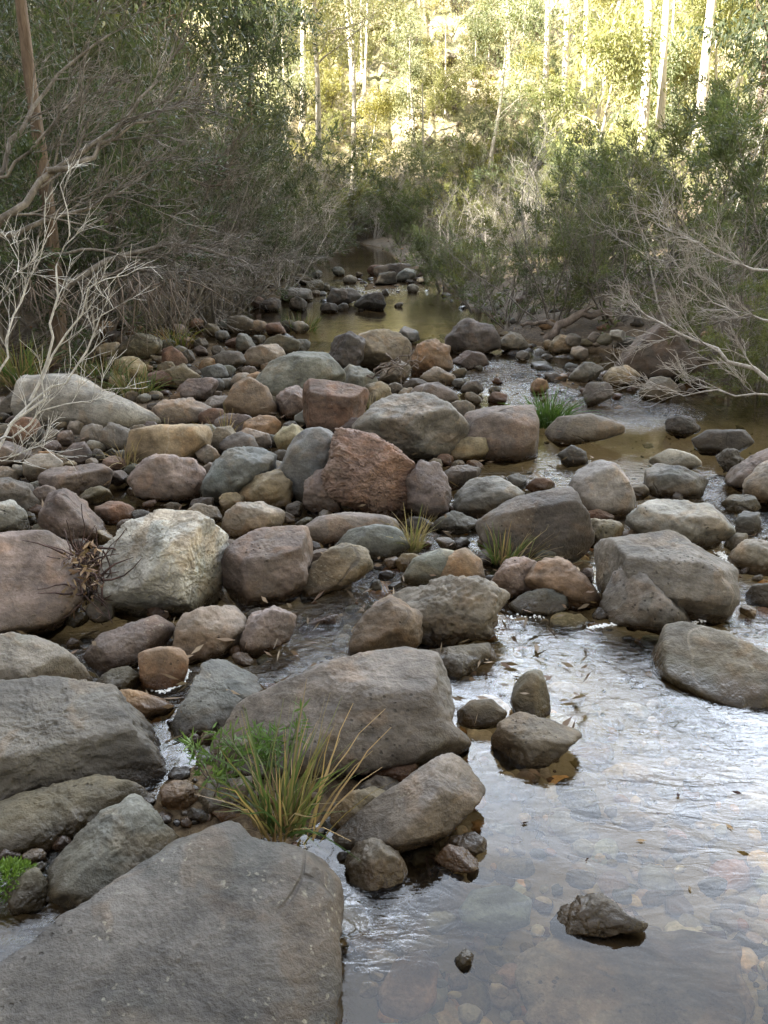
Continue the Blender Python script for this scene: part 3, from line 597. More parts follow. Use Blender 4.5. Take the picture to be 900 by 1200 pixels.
rock('stone', 'OL', [(108,802),(130,785),(150,782),(170,800),(150,812),(113,814)], 'olive-brown flat stone left of the orange square stone', cat=S_)
rock('stone', 'O', [(108,822),(150,808),(190,820),(202,834),(150,842),(108,838)], 'long orange-tan flat stone touching the wide lichen-speckled slab', cat=S_, nf=1)
rock('stone', (.24,.19,.165), [(282,747),(295,720),(320,712),(346,720),(336,747),(300,768),(287,764)], 'smooth pinkish grey stone washed by the riffle', cat=S_, nf=1)
rock('stone', (.24,.15,.11), [(350,735),(365,722),(395,720),(405,735),(385,745),(358,745)], 'reddish stone just under the riffle surface left of the brown water-worn rock', cat=S_, zb=-.05)
# --- far bar and small ones with a place of their own
rock('boulder', 'D', [(412,359),(425,346),(445,343),(452,355),(445,364)], 'dark brown stone at the far side of the golden pool', cat=S_)
rock('stone', 'G', [(383,353),(390,339),(415,339),(425,348),(400,357)], 'pale grey stone left of the dark brown stone by the golden pool', cat=S_)
rock('stone', 'G', [(323,351),(340,337),(362,339),(370,350),(345,353)], 'low grey slab on the far bar', cat=S_)
rock('stone', 'D', [(439,336),(445,321),(462,319),(465,334)], 'dark upright stone beside the far fallen trunk', cat=S_)
rock('stone', 'BG', [(465,393),(475,382),(488,387),(492,397),(475,402)], 'small blue-black stone in the near edge of the golden pool', cat=S_)
rock('boulder', 'OL', [(138,408),(160,391),(182,395),(192,407),(170,422),(144,420)], 'olive-brown rounded mound at the foot of the left bank', nf=1)
rock('boulder', 'P', [(278,427),(295,407),(325,404),(337,415),(320,430)], 'pale flat-topped stone behind the grey-green dome', nf=3)
rock('stone', 'BG', [(234,433),(260,426),(267,440),(245,452)], 'pale blue-grey stone left of the pale flat-topped stone', cat=S_)
rock('stone', 'M', [(203,457),(225,444),(250,444),(257,460),(240,472),(218,470)], 'mauve-grey slab propped behind the orange-brown triangular boulder', cat=S_)
rock('stone', 'T', [(188,437),(215,428),(237,443),(225,455),(195,452)], 'tan slab lying behind the mauve-grey propped slab', cat=S_)
rock('stone', 'GB', [(-5,482),(15,459),(30,454),(37,475),(20,492)], 'brown peaked stone left of the thick end of the log', cat=S_)
rock('stone', 'DM', [(23,515),(35,502),(50,504),(57,515),(42,525)], 'dark mauve round stone under the thick end of the log', cat=S_, nf=0)
rock('stone', 'M', [(-20,532),(5,514),(36,528),(37,547),(-15,550)], 'mauve slab at the left edge under the white branches', cat=S_)
rock('stone', 'D', [(653,533),(670,522),(686,530),(686,542),(665,546)], 'small dark hump in the golden reflection right of the square block', cat=S_, nf=0)
rock('stone', 'DM', [(512,557),(540,544),(572,551),(567,564),(530,573)], 'dark flat sliver of rock below the square mauve-brown block', cat=S_)
rock('stone', 'BG', [(508,613),(530,599),(562,611),(540,625),(515,624)], 'slate-blue flat stone right of the brown grass tuft', cat=S_)
# --- under the clear water of the pool
rock('stone', (.25,.33,.33), [(541,1066),(555,1045),(590,1039),(619,1055),(616,1082),(580,1090),(550,1082)], 'pale blue-green cobble lying under the clear water', cat=S_, zb=-.10, nf=0, amp=.05)
rock('stone', (.40,.26,.18), [(447,1162),(465,1125),(495,1116),(512,1135),(506,1172),(485,1192),(454,1182)], 'large peach-pink flat cobble under the clear water near the bottom edge', cat=S_, zb=-.10, nf=0, amp=.05)
rock('stone', (.36,.24,.19), [(582,1141),(595,1128),(615,1134),(616,1153),(595,1157)], 'small pink cobble under the water right of the floating brown leaf-like stone', cat=S_, zb=-.10, nf=0, amp=.05)
rock('flat_boulder', (.36,.30,.25), [(600,1125),(640,1098),(760,1092),(850,1112),(940,1150),(940,1270),(620,1270)], 'broad brown slab sunk beneath the pool in the bottom right corner', zb=-.08, tilt=6, th=.1, lev=5, nf=3, amp=.2, ex=2.3)
rock('stone', 'OL', [(531,1127),(545,1112),(556,1120),(546,1140)], 'small olive stone just breaking the pool surface', cat=S_, zb=-.01)
rock('stone', (.45,.43,.32), [(655,935),(668,922),(690,920),(701,938),(675,948)], 'whitish patchy stone under the middle of the pool', cat=S_, zb=-.06)
# --- smaller cobbles filling the bar, each one placed clear of the others
ANCH = [('the large cream boulder', 192, 665), ('the reddish layered boulder', 440, 560), ('the red-brown angular block', 395, 478), ('the grey-green dome', 350, 440), ('the log tip', 180, 490),
        ('the orange-tan squarish slab', 198, 522), ('the mauve-pink wrinkled boulder', 195, 560), ('the orange-brown triangular boulder', 293, 468), ('the large grey-tan boulder', 480, 505), ('the dark mauve-brown boulder', 628, 615),
        ('the square mauve-brown block', 586, 508), ('the yellowish tan block', 310, 575), ('the upright blue-grey slab', 360, 545), ('the grooved mauve-brown boulder', 315, 665), ('the brown peaked boulder', 85, 605),
        ('the big dark bank boulder', 768, 412), ('the wide mauve-grey mound', 553, 395), ('the tan lichen-mottled boulder', 450, 410), ('the rusty orange block', 505, 420), ('the olive-brown mound', 165, 407),
        ('the pale flat-topped stone', 308, 418), ('the pale lichen-mottled boulder', 705, 575), ('the large grey-brown boulder', 770, 675), ('the knobbly lichen-covered boulder', 530, 715), ('the tan blocky boulder', 245, 742),
        ('the broad cracked boulder', 400, 830), ('the low grey slab on the far bar', 345, 345), ('the far fallen trunk', 465, 318), ('the far dark brown stone', 430, 353), ('the dense green tussock', 640, 470),
        ('the angular wedge rock', 490, 940), ('the blue-green sunken cobble', 580, 1065), ('the peach-pink sunken cobble', 480, 1155), ('the brown rock tip', 700, 1075), ('the upright olive rock', 622, 815), ('the huge flat boulder', 250, 1090), ('the dark pointed stone', 702, 463)]
CN = {'G': 'grey', 'GB': 'brown', 'M': 'mauve', 'R': 'red-brown', 'O': 'orange', 'T': 'tan', 'GG': 'grey-green', 'LG': 'pale grey', 'BG': 'blue-grey', 'DM': 'dark', 'P': 'pinkish', 'Y': 'yellowish', 'OL': 'olive'}
def inside(x, y, poly, pad=0.0):
    a = poly; b = np.roll(poly, -1, 0)
    if pad:
        c = poly.mean(0); a = c + (poly - c) * (1 + pad); b = np.roll(a, -1, 0)
    k = ((a[:, 1] > y) != (b[:, 1] > y)); 
    with np.errstate(all='ignore'): xi = a[:, 0] + (y - a[:, 1]) / (b[:, 1] - a[:, 1]) * (b[:, 0] - a[:, 0])
    return (np.sum(k & (x < xi)) % 2) == 1
ZONES = [  # x0, x1, y0, y1, how many, smallest and largest width in the frame, z
    (120, 360, 378, 450, 46, 18, 50, 0), (290, 500, 316, 366, 26, 10, 28, -.02), (130, 560, 430, 565, 46, 18, 56, .01), (0, 360, 490, 660, 40, 18, 60, 0), (330, 640, 560, 700, 24, 16, 48, 0),
    (560, 830, 385, 470, 26, 10, 26, 0), (0, 130, 470, 560, 14, 14, 34, .03), (660, 890, 560, 720, 10, 12, 30, 0), (80, 300, 690, 860, 12, 16, 38, 0), (190, 470, 860, 1020, 12, 16, 34, 0), (420, 640, 1000, 1190, 22, 14, 50, -.08), (640, 880, 900, 1080, 8, 20, 46, -.1), (0, 120, 960, 1090, 8, 16, 36, 0)]
used_labels = set(); fill = []
g = np.random.default_rng(11); pyr = random.Random(5)
for x0, x1, y0, y1, cnt, s0, s1, z in ZONES:
    made = tries = 0
    while made < cnt and tries < 900:
        tries += 1
        w = s0 + (s1 - s0) * g.random() ** 1.8; h = w * g.uniform(.5, .85)
        x, y = g.uniform(x0, x1), g.uniform(y0, y1)
        if any(inside(x, y, p, -.04) or inside(x, y - h * .2, p, -.1) for p in POLY): continue
        if any(abs(x - q[0]) < (w + q[2]) * .3 and abs(y - q[1]) < (h + q[3]) * .3 for q in fill): continue
        col = pyr.choice(['G', 'GB', 'GB', 'M', 'M', 'R', 'O', 'T', 'GG', 'LG', 'BG', 'DM', 'DM', 'P', 'Y', 'OL'])
        an = min(ANCH, key=lambda q: math.hypot(q[1] - x, (q[2] - y) * 1.3)); dx, dy = x - an[1], (y - an[2]) * 1.3
        ln = math.hypot(dx, dy)
        rel = ('right of' if dx > 0 else 'left of') if abs(dx) > abs(dy) else ('in front of' if dy > 0 else 'behind')
        size = 'tiny' if w < s0 + (s1 - s0) * .2 else 'small' if w < s0 + (s1 - s0) * .55 else 'medium'
        shape = 'rounded' if h / w > .72 else 'oval' if h / w > .61 else 'flat'
        wat = ' sunken' if z < -.04 else ''
        lab = f'{size} {shape} {CN[col]}{wat} cobble {"close " if ln < 45 else ""}{rel} {an[0]}'
        if lab in used_labels: continue
        used_labels.add(lab)
        m = g.integers(7, 10); ph = g.uniform(0, 6.28); tl = g.uniform(-.4, .4)
        pts = []
        for k in range(m):
            t = ph + k * 2 * math.pi / m; rr = g.uniform(.82, 1.08)
            a, b = w / 2 * rr * math.cos(t), h / 2 * rr * math.sin(t)
            pts.append((x + a * math.cos(tl) - b * math.sin(tl), y + (a * math.sin(tl) + b * math.cos(tl))))
        zz = z
        if z >= 0:
            zt = float(hgt(*ground_at(x, y + h / 2, 0)[:2])); zz = max(z, zt)
        rock('cobble', col, pts, lab, cat='cobble', zb=zz, nf=int(g.integers(1, 7)), amp=.15, lev=3, ex=float(g.uniform(2.2, 3.6)), th=float(g.uniform(.36, .6)), group='cobbles between the boulders', keep=False)
        fill.append((x, y, w, h)); made += 1

# --- gravel and pebbles too many to count: one mesh
def scatter(name, count, ylo, yhi, smin, smax, label, seed, lev=1, cond=None, pale=1.0):
    g = np.random.default_rng(seed); dirs, F = ico(lev)
    y = ylo * (yhi / ylo) ** g.random(count * 3); hw = y * .62 + .6
    x = g.uniform(-1, 1, count * 3) * hw
    z = hgt(x, y)
    k = (z < .35) & (x > pw(y, XL) - .8) & (x < pw(y, XR) + 1.5)
    if cond is not None: k &= cond(x, y, z)
    x, y, z = x[k][:count], y[k][:count], z[k][:count]; nn = len(x)
    s = smin * (smax / smin) ** (g.random(nn) ** 2.2)
    rx, ry, rz = s * g.uniform(.7, 1.2, nn), s * g.uniform(.55, 1., nn), s * g.uniform(.35, .65, nn)
    a = g.uniform(0, 6.28, nn); pert = 1 + (.2 if lev < 2 else .05) * g.normal(size=(nn, len(dirs)))
    L = dirs[None] * pert[:, :, None]
    X = L[:, :, 0] * rx[:, None]; Y = L[:, :, 1] * ry[:, None]; Z = L[:, :, 2] * rz[:, None] + (L[:, :, 0] * g.uniform(-.3, .3, nn)[:, None]) * rx[:, None]
    ca, sa = np.cos(a)[:, None], np.sin(a)[:, None]
    V = np.stack([X * ca - Y * sa + x[:, None], X * sa + Y * ca + y[:, None], Z + z[:, None] + rz[:, None] * .25], -1)
    pal = np.array([C[q] for q in ('G', 'GB', 'M', 'R', 'O', 'T', 'GG', 'LG', 'BG', 'DM', 'DM', 'P', 'OL', 'GB')])
    cc = pal[g.integers(0, len(pal), nn)] * g.uniform(.5, 1.05, (nn, 1)) * pale
    FF = (F[None] + (np.arange(nn) * len(dirs))[:, None, None]).reshape(-1, 3)
    o = obj(name, mesh_np(name, V.reshape(-1, 3), FF, M['pebble'], col=np.repeat(cc, len(dirs), 0)))
    return tag(o, label, 'pebbles', kind='stuff')
scatter('pebbles', 4200, 1.1, 13, .008, .050, 'wet mixed pebbles covering the creek bed between the boulders', 3)
scatter('rubble', 700, 7, 40, .05, .15, 'small broken rubble along the upstream bar and banks', 4, cond=lambda x, y, z: z > -.1)

scatter('submerged_pebbles', 1500, 1.0, 4.6, .018, .085, 'rounded stones half sunk in silt on the bed of the clear pool', 9, 2, cond=lambda x, y, z: (z < -.07) & (x > -.2), pale=2.5)
# ------------------------------------------------------------------ plants
def bent(p0, d, L, n, g, wob=.12, droop=0.0):
    pts = [np.array(p0, float)]; d = np.array(d, float); d /= np.linalg.norm(d)
    for _ in range(n):
        d = d + g.normal(size=3) * wob + np.array([0, 0, -droop]); d /= np.linalg.norm(d)
        pts.append(pts[-1] + d * L / n)
    return np.array(pts)
def sprout(T, pts, r0, g, depth, L, num, tips, spread=.75, droop=0.0, rmin=.0015, start=.25, bias=None, sides=4):
    n = len(pts); m = max(2, int(num * g.uniform(.75, 1.25)))
    for k in range(m):
        t = start + (1 - start) * (k + g.random()) / m
        f = min(t * (n - 1), n - 1.001); i = int(f); p = pts[i] + (pts[i + 1] - pts[i]) * (f - i)
        d = pts[i + 1] - pts[i]; d = d / (np.linalg.norm(d) + 1e-9)
        q = g.normal(size=3); q -= d * (q @ d); q /= np.linalg.norm(q)
        v = d + q * spread * g.uniform(.6, 1.3) + np.array([0, 0, .12]);
        if bias is not None: v = v + bias
        l = L * g.uniform(.55, 1.15) * (1.15 - .5 * t); r = max(rmin, r0 * (1 - .75 * t) * .62)
        b = bent(p, v, l, 4 if depth > 1 else 3, g, .16, droop)
        T.add(b, np.linspace(r, max(rmin * .6, r * .35), len(b)), sides if depth > 1 else 3)
        if depth > 1: sprout(T, b, r, g, depth - 1, L * .55, num * .8, tips, spread, droop, rmin, .15, bias, sides)
        else: tips.append(b)
def shrub_proto(seed, H, stems, lean=(0, 0), green=1.0, depth=3, mat='tea', twig='twig_mid', spread=1.0, leafL=.05, leafW=.011, per=26, num=6):
    g = np.random.default_rng(seed); T = Tubes(); tips = []
    for s in range(stems):
        a = s * 6.283 / stems + g.uniform(-.4, .4); o = g.uniform(.15, .6) * spread
        d = (math.cos(a) * o + lean[0], math.sin(a) * o + lean[1], 1.0)
        st = bent((math.cos(a) * .06, math.sin(a) * .06, -.1), d, H * g.uniform(.75, 1.1), 7, g, .13)
        T.add(st, np.linspace(.016 * H / 2, .004, len(st)), 5)
        sprout(T, st, .012 * H / 2, g, depth, H * .42, num, tips, .8, .0, .0018 * max(1, H / 2.2), .06)
    me = T.mesh('branches', M[twig]); lf = None
    if green > 0:
        g2 = np.random.default_rng(seed + 99)
        keep = [t for t in tips if vnoise(np.array([t[-1] * 2.3 + seed]), seed)[0] < green * 1.5 - .85]
        P, D = [], []
        for t in keep:
            u = g2.random(per); f = np.minimum(u * (len(t) - 1), len(t) - 1.001); i = f.astype(int)
            p = t[i] + (t[i + 1] - t[i]) * (f - i)[:, None]; d = t[-1] - t[0]; d = d / (np.linalg.norm(d) + 1e-9)
            P.append(p + g2.normal(size=(per, 3)) * .012 * H); D.append(d + g2.normal(size=(per, 3)) * .55 + np.array([0, 0, .15]))
        if P:
            P = np.concatenate(P); D = np.concatenate(D)
            lf = leaves_mesh('leaves', P, D, g2.uniform(.6, 1.3, len(P)) * leafL, leafW, M[mat], seed)
    return me, lf
def plant(kind, proto, x, y, s, rz, label, cat='shrub', group=None, dz=-.03, parts=('branches', 'leaves')):
    o = empty(kind, (x, y, float(hgt(x, y)) + dz), label, cat, group, rz, s)
    obj(parts[0], proto[0], o)
    if proto[1] is not None: obj(parts[1], proto[1], o)
    return o
PR = {}
for k in range(3): PR['tea%d' % k] = shrub_proto(20 + k, 2.2, 9, spread=1.75, green=.8, mat='tea', per=30, leafL=.085, leafW=.015, num=6)
for k in range(2): PR['mix%d' % k] = shrub_proto(30 + k, 2.2, 9, spread=1.75, green=.42, mat='tea', per=32, leafL=.075, leafW=.013, num=6)
for k in range(3): PR['dull%d' % k] = shrub_proto(40 + k, 2.6, 7, green=.72, mat='dull', per=28, leafL=.08, leafW=.014, num=6)
for k in range(3): PR['bare%d' % k] = shrub_proto(50 + k, 2.4, 7, green=0, num=7, lean=(.25, -.05), spread=1.2, twig='twig')
for k in range(2): PR['dbare%d' % k] = shrub_proto(80 + k, 2.4, 7, green=0, num=7, lean=(.3, -.05), spread=1.2)
for k in range(2): PR['gold%d' % k] = shrub_proto(60 + k, 2.4, 6, green=1., mat='gum_gold', per=18, leafL=.11, leafW=.03, num=5)
SHRUBS = [  # column in the frame, distance, height scale, kind, label
 (600, 11.6, 0.61, 'mix0', 'low grey-green shrub ending the right bank, twigs reaching over the golden pool'),
 (655, 10.9, 0.76, 'mix0', 'half-bare grey-twigged shrub over the arching root on the right bank'),
 (720, 10.6, 0.79, 'mix1', 'bushy grey-green shrub behind the big dark brown bank boulder'),
 (800, 9.6, 0.87, 'bare0', 'leafless pale-twigged shrub right of the big dark brown bank boulder'),
 (860, 8.8, 0.76, 'mix1', 'half-bare grey shrub leaning over the right-hand pool'),
 (560, 13.8, 0.65, 'mix1', 'grey and green shrub standing behind the far golden pool'),
 (520, 17.5, 0.59, 'tea2', 'dull green bush beside the far fallen trunk'),
 (640, 14.5, 1.02, 'bare1', 'tall leafless silver-twigged shrub rising in the middle of the right bank'),
 (575, 17.0, 0.81, 'bare2', 'leafless grey shrub with a fan of upright twigs behind the golden pool'),
 (700, 14.0, 0.95, 'tea0', 'dense green shrub behind the tall silver-twigged one'),
 (770, 13.5, 1.02, 'mix0', 'grey-green shrub below the twin white gum trunks'),
 (850, 12.5, 1.10, 'tea1', 'tall green shrub at the right edge below the sunlit gums'),
 (920, 10.5, 1.06, 'tea2', 'dark green shrub cut by the right edge of the photo'),
 (900, 7.6, 0.46, 'tea1', 'green leafy spray low over the right-hand pool at the right edge'),
 (880, 15.5, 1.10, 'bare0', 'pale-stemmed leafless shrub high on the right bank'),
 (495, 24.0, 0.56, 'mix0', 'grey shrub hanging over the far pool on its right side'),
 (530, 23.0, 0.74, 'bare1', 'leafless silver shrub upstream of the far fallen trunk'),
 (610, 21.0, 0.87, 'mix1', 'mottled grey shrub in the second row of the right bank'),
 (690, 20.0, 0.93, 'tea2', 'sunny-topped green shrub in the second row of the right bank'),
 (770, 19.0, 0.96, 'gold0', 'yellow-green sunlit shrub beneath the twin white gum trunks'),
 (880, 20.0, 0.99, 'tea0', 'broad olive shrub behind the pale-stemmed leafless one'),
 (440, 42.0, 1.50, 'bare2', 'bright bare bush at the back of the far pool'),
 (470, 36.0, 1.30, 'tea2', 'round green bush on the right edge of the far pool'),
 (540, 32.0, 1.36, 'mix0', 'tall grey-green bush behind the leafless silver shrub'),
 (400, 44.5, 1.20, 'dull0', 'dark low bush across the end of the far pool'),
 (350, 22.0, 0.95, 'dull1', 'low dull green bush overhanging the left side of the far bar'),
 (330, 17.5, 1.00, 'bare1', 'grey leafless bush trailing its twigs onto the far bar'),
 (290, 15.0, 1.15, 'dull2', 'dull green bush in the thicket nearest the far bar'),
 (250, 12.5, 1.00, 'dbare0', 'grey leafless bush arching over the shaded riffle on the left'),
 (190, 11.3, 1.05, 'dull0', 'dull green bush directly above the olive-brown mound'),
 (120, 10.3, 1.00, 'dbare1', 'tangled leafless bush beside the dark hollow in the left bank'),
 (60, 9.6, 1.15, 'dull1', 'shadowed green bush behind the white bare branches'),
 (-20, 9.0, 1.30, 'dull2', 'dark green bush cut by the left edge of the photo'),
 (345, 30.0, 1.40, 'dull0', 'dark bush overhanging the left side of the far pool'),
 (330, 25.0, 1.50, 'bare2', 'tall grey leafless bush in the left thicket before the far pool'),
 (290, 20.0, 1.60, 'dull1', 'tall dull bush in the second row of the left thicket'),
 (215, 16.0, 1.60, 'bare1', 'tall grey leafless bush in the middle of the left thicket'),
 (240, 14.5, 1.35, 'dull2', 'olive bush between the two tallest leafless bushes of the left thicket'),
 (130, 13.5, 1.60, 'dull0', 'broad dull bush high in the left thicket'),
 (170, 12.5, 1.25, 'dbare1', 'wiry leafless bush above the arching dead limb'),
 (60, 12.5, 1.70, 'dull1', 'tall dark bush beside the brown trunk on the left'),
 (375, 33.0, 1.20, 'bare0', 'pale leafless bush reflected at the left of the far pool'),
]
g = np.random.default_rng(17)
for px, y, s, k, lab in SHRUBS:
    plant('shrub', PR[k], x_at(px, y, .4), y, s, g.uniform(-.6, .6), lab, 'shrub', 'creek bank shrubs')
for k in range(46):                                 # the shaded slope of the left bank, row above row
    y = g.uniform(11, 42); x = float(pw(y, XL)) - g.uniform(2.0, 11.0)
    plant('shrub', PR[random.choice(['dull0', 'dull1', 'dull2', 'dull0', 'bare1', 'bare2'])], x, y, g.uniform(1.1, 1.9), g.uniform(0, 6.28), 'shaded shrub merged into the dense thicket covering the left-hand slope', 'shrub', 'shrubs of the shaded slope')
for k in range(30):
    y = g.uniform(20, 44); x = float(pw(y, XR)) + g.uniform(2.5, 16)
    plant('shrub', PR[random.choice(['gold0', 'gold1', 'tea0', 'tea2', 'mix0', 'gold0'])], x, y, g.uniform(.7, 1.1), g.uniform(0, 6.28), 'sunlit shrub merged into the scrub between right bank and hillside', 'shrub', 'shrubs below the sunlit hillside')

for k in range(80):
    y = g.uniform(45, 70); x = x_at(g.uniform(320, 860), y, (y - 45) * .6)
    plant('shrub', PR[random.choice(['gold0', 'gold1', 'mix0', 'gold1', 'tea1'])], x, y, g.uniform(.6, 1.25), g.uniform(0, 6.28), 'sunlit bush scattered low on the far hillside', 'shrub', 'bushes on the far hillside')

for k in range(9):
    y = g.uniform(43, 46); x = x_at(315 + 19 * k, y, .5)
    plant('shrub', PR[['dull0', 'mix0', 'tea1', 'dull2', 'gold1', 'tea0', 'mix1', 'dull1', 'gold0'][k]], x, y, g.uniform(.7, 1.1), g.uniform(0, 6.28), 'shaded bush in the row closing off the far end of the far pool', 'shrub', 'bushes at the end of the far pool')

# ------------------------------------------------------------------ gum trees
def gum_proto(seed, H, r, base, clumps, per, cr, bark, leaf, lean=.05, leafL=.22, leafW=.065, fork=3, low=.35):
    g = np.random.default_rng(seed); T = Tubes(); ends = []
    tr = bent((0, 0, -.4), (g.normal() * lean, g.normal() * lean, 1), H, 12, g, .035)
    T.add(tr, np.linspace(r, r * .25, len(tr)) * (1 + .5 * np.exp(-np.arange(len(tr)) * 1.2)), 8)
    for k in range(fork + 5):
        t = g.uniform(base, .97); f = t * 12; i = min(int(f), 11); p = tr[i] + (tr[i + 1] - tr[i]) * (f - i)
        a = g.uniform(0, 6.28)
        b = bent(p, (math.cos(a), math.sin(a), g.uniform(.5, 1.3)), H * g.uniform(.16, .32) * (1.2 - .5 * t), 6, g, .16)
        T.add(b, np.linspace(r * .45 * (1.15 - t), r * .08, len(b)), 6); ends += [b[-1], b[4]]
        for q in range(2):
            c = bent(b[g.integers(2, 6)], g.normal(size=3) + np.array([0, 0, .5]), H * .1, 4, g, .2)
            T.add(c, np.linspace(r * .12, r * .04, len(c)), 4); ends.append(c[-1])
    ends.append(tr[-1])
    P, D = [], []
    for k in range(clumps):
        e = ends[k % len(ends)] + g.normal(size=3) * cr * .55
        q = g.normal(size=(per, 3)); q /= np.linalg.norm(q, axis=1)[:, None]
        q *= (g.random(per) ** .45)[:, None] * cr * g.uniform(.6, 1.2) * np.array([1.15, 1.15, .7])
        P.append(e + q); D.append(g.normal(size=(per, 3)) * .7 + np.array([0, 0, -.75]) + q * .4)
    P = np.concatenate(P); D = np.concatenate(D)
    return T.mesh('trunk', M[bark]), leaves_mesh('crown', P, D, g.uniform(.6, 1.3, len(P)) * leafL, leafW, M[leaf], seed)
GP = [gum_proto(70 + k, H, r, bs, cl, 75, cr, 'bark_pale', lf) for k, (H, r, bs, cl, cr, lf) in enumerate(
      [(10, .15, .40, 46, .85, 'gum'), (13, .19, .5, 46, 1.0, 'gum'), (8, .12, .3, 46, .75, 'gum'), (6, .09, .15, 50, .7, 'gum_gold'), (15, .22, .5, 50, 1.1, 'gum'), (5, .08, .12, 46, .65, 'gum')])]
TALL = [gum_proto(90 + k, 24, .24, .55, 60, 60, 1.4, 'bark_pale', 'gum', .03) for k in range(2)]
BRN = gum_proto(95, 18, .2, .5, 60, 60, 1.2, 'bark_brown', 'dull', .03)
_v = np.array([v.co[:] for v in BRN[0].vertices]); _t = _v[_v[:, 2] > _v[:, 2].max() - .8].mean(0)
for _m in BRN:                                       # stand the brown trunk upright
    for v in _m.vertices: v.co.x -= _t[0] * v.co.z / _t[2]; v.co.y -= _t[1] * v.co.z / _t[2]
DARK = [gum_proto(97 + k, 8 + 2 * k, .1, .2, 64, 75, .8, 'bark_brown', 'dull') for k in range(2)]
def tree(kind, pr, px, y, s, label, group=None, x=None):
    xx = x_at(px, y, 3) if x is None else x
    return plant(kind, pr, xx, y, s, g.uniform(0, 6.28), label, 'tree', group, -.1, ('trunk', 'crown'))
TREES = [
 ('gum_tree', TALL[0], 752, 32, .80, 'left and thicker of the twin tall white gum trunks at top right'),
 ('gum_tree', TALL[1], 770, 32.5, .66, 'right and thinner of the twin tall white gum trunks at top right'),
 ('gum_tree', TALL[1], 815, 33, .78, 'white gum with a leaning forked trunk right of the twin trunks'),
 ('gum_tree', TALL[0], 850, 36, .5, 'slender white gum between the forked gum and the right edge'),
 ('gum_tree', TALL[1], 875, 40, .5, 'thin pale gum nearest the right edge at the top'),
 ('gum_tree', BRN, 20, 9.0, .42, 'straight brown-trunked tree in the top left corner'),
 ('gum_tree', TALL[1], 152, 30, .6, 'thin pale trunk in the dark wood at upper left'),
 ('gum_tree', TALL[0], 415, 58, .7, 'thin white gum rising left of the scree slope'),
 ('gum_tree', TALL[1], 590, 60, .75, 'thin white gum above the middle of the sunlit hillside'),
 ('gum_tree', TALL[0], 695, 50, .7, 'white gum half hidden left of the twin trunks'),
 ('gum_tree', TALL[1], 465, 72, .8, 'distant white trunk at the top of the scree slope'),
 ('gum_tree', GP[4], 300, 44, 1.0, 'pale double-limbed gum left of the sunlit clearing'),
 ('gum_tree', GP[1], 262, 38, 1.0, 'slim gum with a bright trunk among the shaded trees left of centre'),
 ('gum_tree', GP[1], 375, 46, 1.1, 'pale leaning gum standing at the end of the far pool'),
 ('gum_tree', GP[4], 358, 54, 1.0, 'tall thin gum on the slope above the pale leaning gum'),
 ('gum_tree', GP[4], 655, 48, 1.0, 'pale-limbed spreading gum left of the twin trunks'),
 ('gum_tree', GP[2], 500, 46, .9, 'small drooping gum below the rocky scree'),
 ('gum_tree', GP[3], 690, 30, 1.0, 'bright yellow-green young tree in front of the twin trunks'),
 ('gum_tree', GP[0], 570, 47, 1.0, 'round-crowned gum right of the rocky scree'),
 ('gum_tree', DARK[0], 240, 26, 1.0, 'dark small-leaved tree over the left thicket'),
 ('gum_tree', DARK[1], 180, 22, 1.0, 'dark broad tree above the tangle of grey twigs on the left'),
 ('gum_tree', DARK[1], 100, 19, 1.0, 'dark tree right of the straight brown trunk'),
 ('gum_tree', DARK[0], 300, 32, 1.1, 'dark bushy tree at the edge of the sunlight left of the clearing'),
 ('gum_tree', DARK[1], 885, 24, 1.0, 'darker bushy tree at the right edge below the thin pale gums'),
]
for a in TREES: tree(*a)
k = 0
while k < 70:
    y = g.uniform(47, 84); px = g.uniform(180, 960); x = x_at(px, y, (y - 46) * .65)
    if 440 < px < 560 and y < 66 and g.random() < .35: continue
    pr = GP[int(g.integers(0, 6))]
    tree('gum_tree', pr, 0, y, g.uniform(.6, 1.15), 'sunlit gum tree merged into the open woodland covering the far hillside', 'gum trees on the far hillside', x=x); k += 1
for k in range(34):
    y = g.uniform(20, 36); x = float(pw(y, XL)) - g.uniform(5, 14)
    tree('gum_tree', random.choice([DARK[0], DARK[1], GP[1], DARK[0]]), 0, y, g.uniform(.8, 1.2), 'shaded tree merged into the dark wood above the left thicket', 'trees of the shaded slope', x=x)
for k in range(20):
    y = g.uniform(32, 48); x = float(pw(y, XR)) + g.uniform(9, 26)
    tree('gum_tree', random.choice([GP[0], GP[2], GP[3], GP[5]]), 0, y, g.uniform(.7, 1.1), 'sunlit young gum in the wood behind the right-bank shrubs', 'gum trees behind the right bank', x=x)

for k in range(26):
    y = g.uniform(84, 102); x = g.uniform(-30, 60)
    tree('gum_tree', GP[int(g.integers(0, 6))], 0, y, g.uniform(.8, 1.2), 'sunlit gum tree merged into the open woodland covering the far hillside', 'gum trees on the far hillside', x=x)

# low scrub and leaf litter of the slopes: too much to count
def scrub(name, count, cond, mat, label, seed, yr, xr, cl=.45, per=22, L=.16, W=.05):
    g = np.random.default_rng(seed); y = g.uniform(*yr, count * 4); x = g.uniform(*xr, count * 4)
    k = cond(x, y); x, y = x[k][:count], y[k][:count]; z = hgt(x, y); nn = len(x)
    q = g.normal(size=(nn, per, 3)); q /= np.linalg.norm(q, axis=2)[:, :, None]; q[:, :, 2] = np.abs(q[:, :, 2])
    s = cl * g.uniform(.4, 1.5, nn)[:, None, None]
    P = (np.stack([x, y, z], 1)[:, None] + q * s * (g.random((nn, per)) ** .5)[:, :, None]).reshape(-1, 3)
    D = (q + g.normal(size=q.shape) * .5).reshape(-1, 3)
    o = obj(name, leaves_mesh(name, P, D, g.uniform(.6, 1.4, len(P)) * L, W, M[mat], seed)); return tag(o, label, 'undergrowth', kind='stuff')
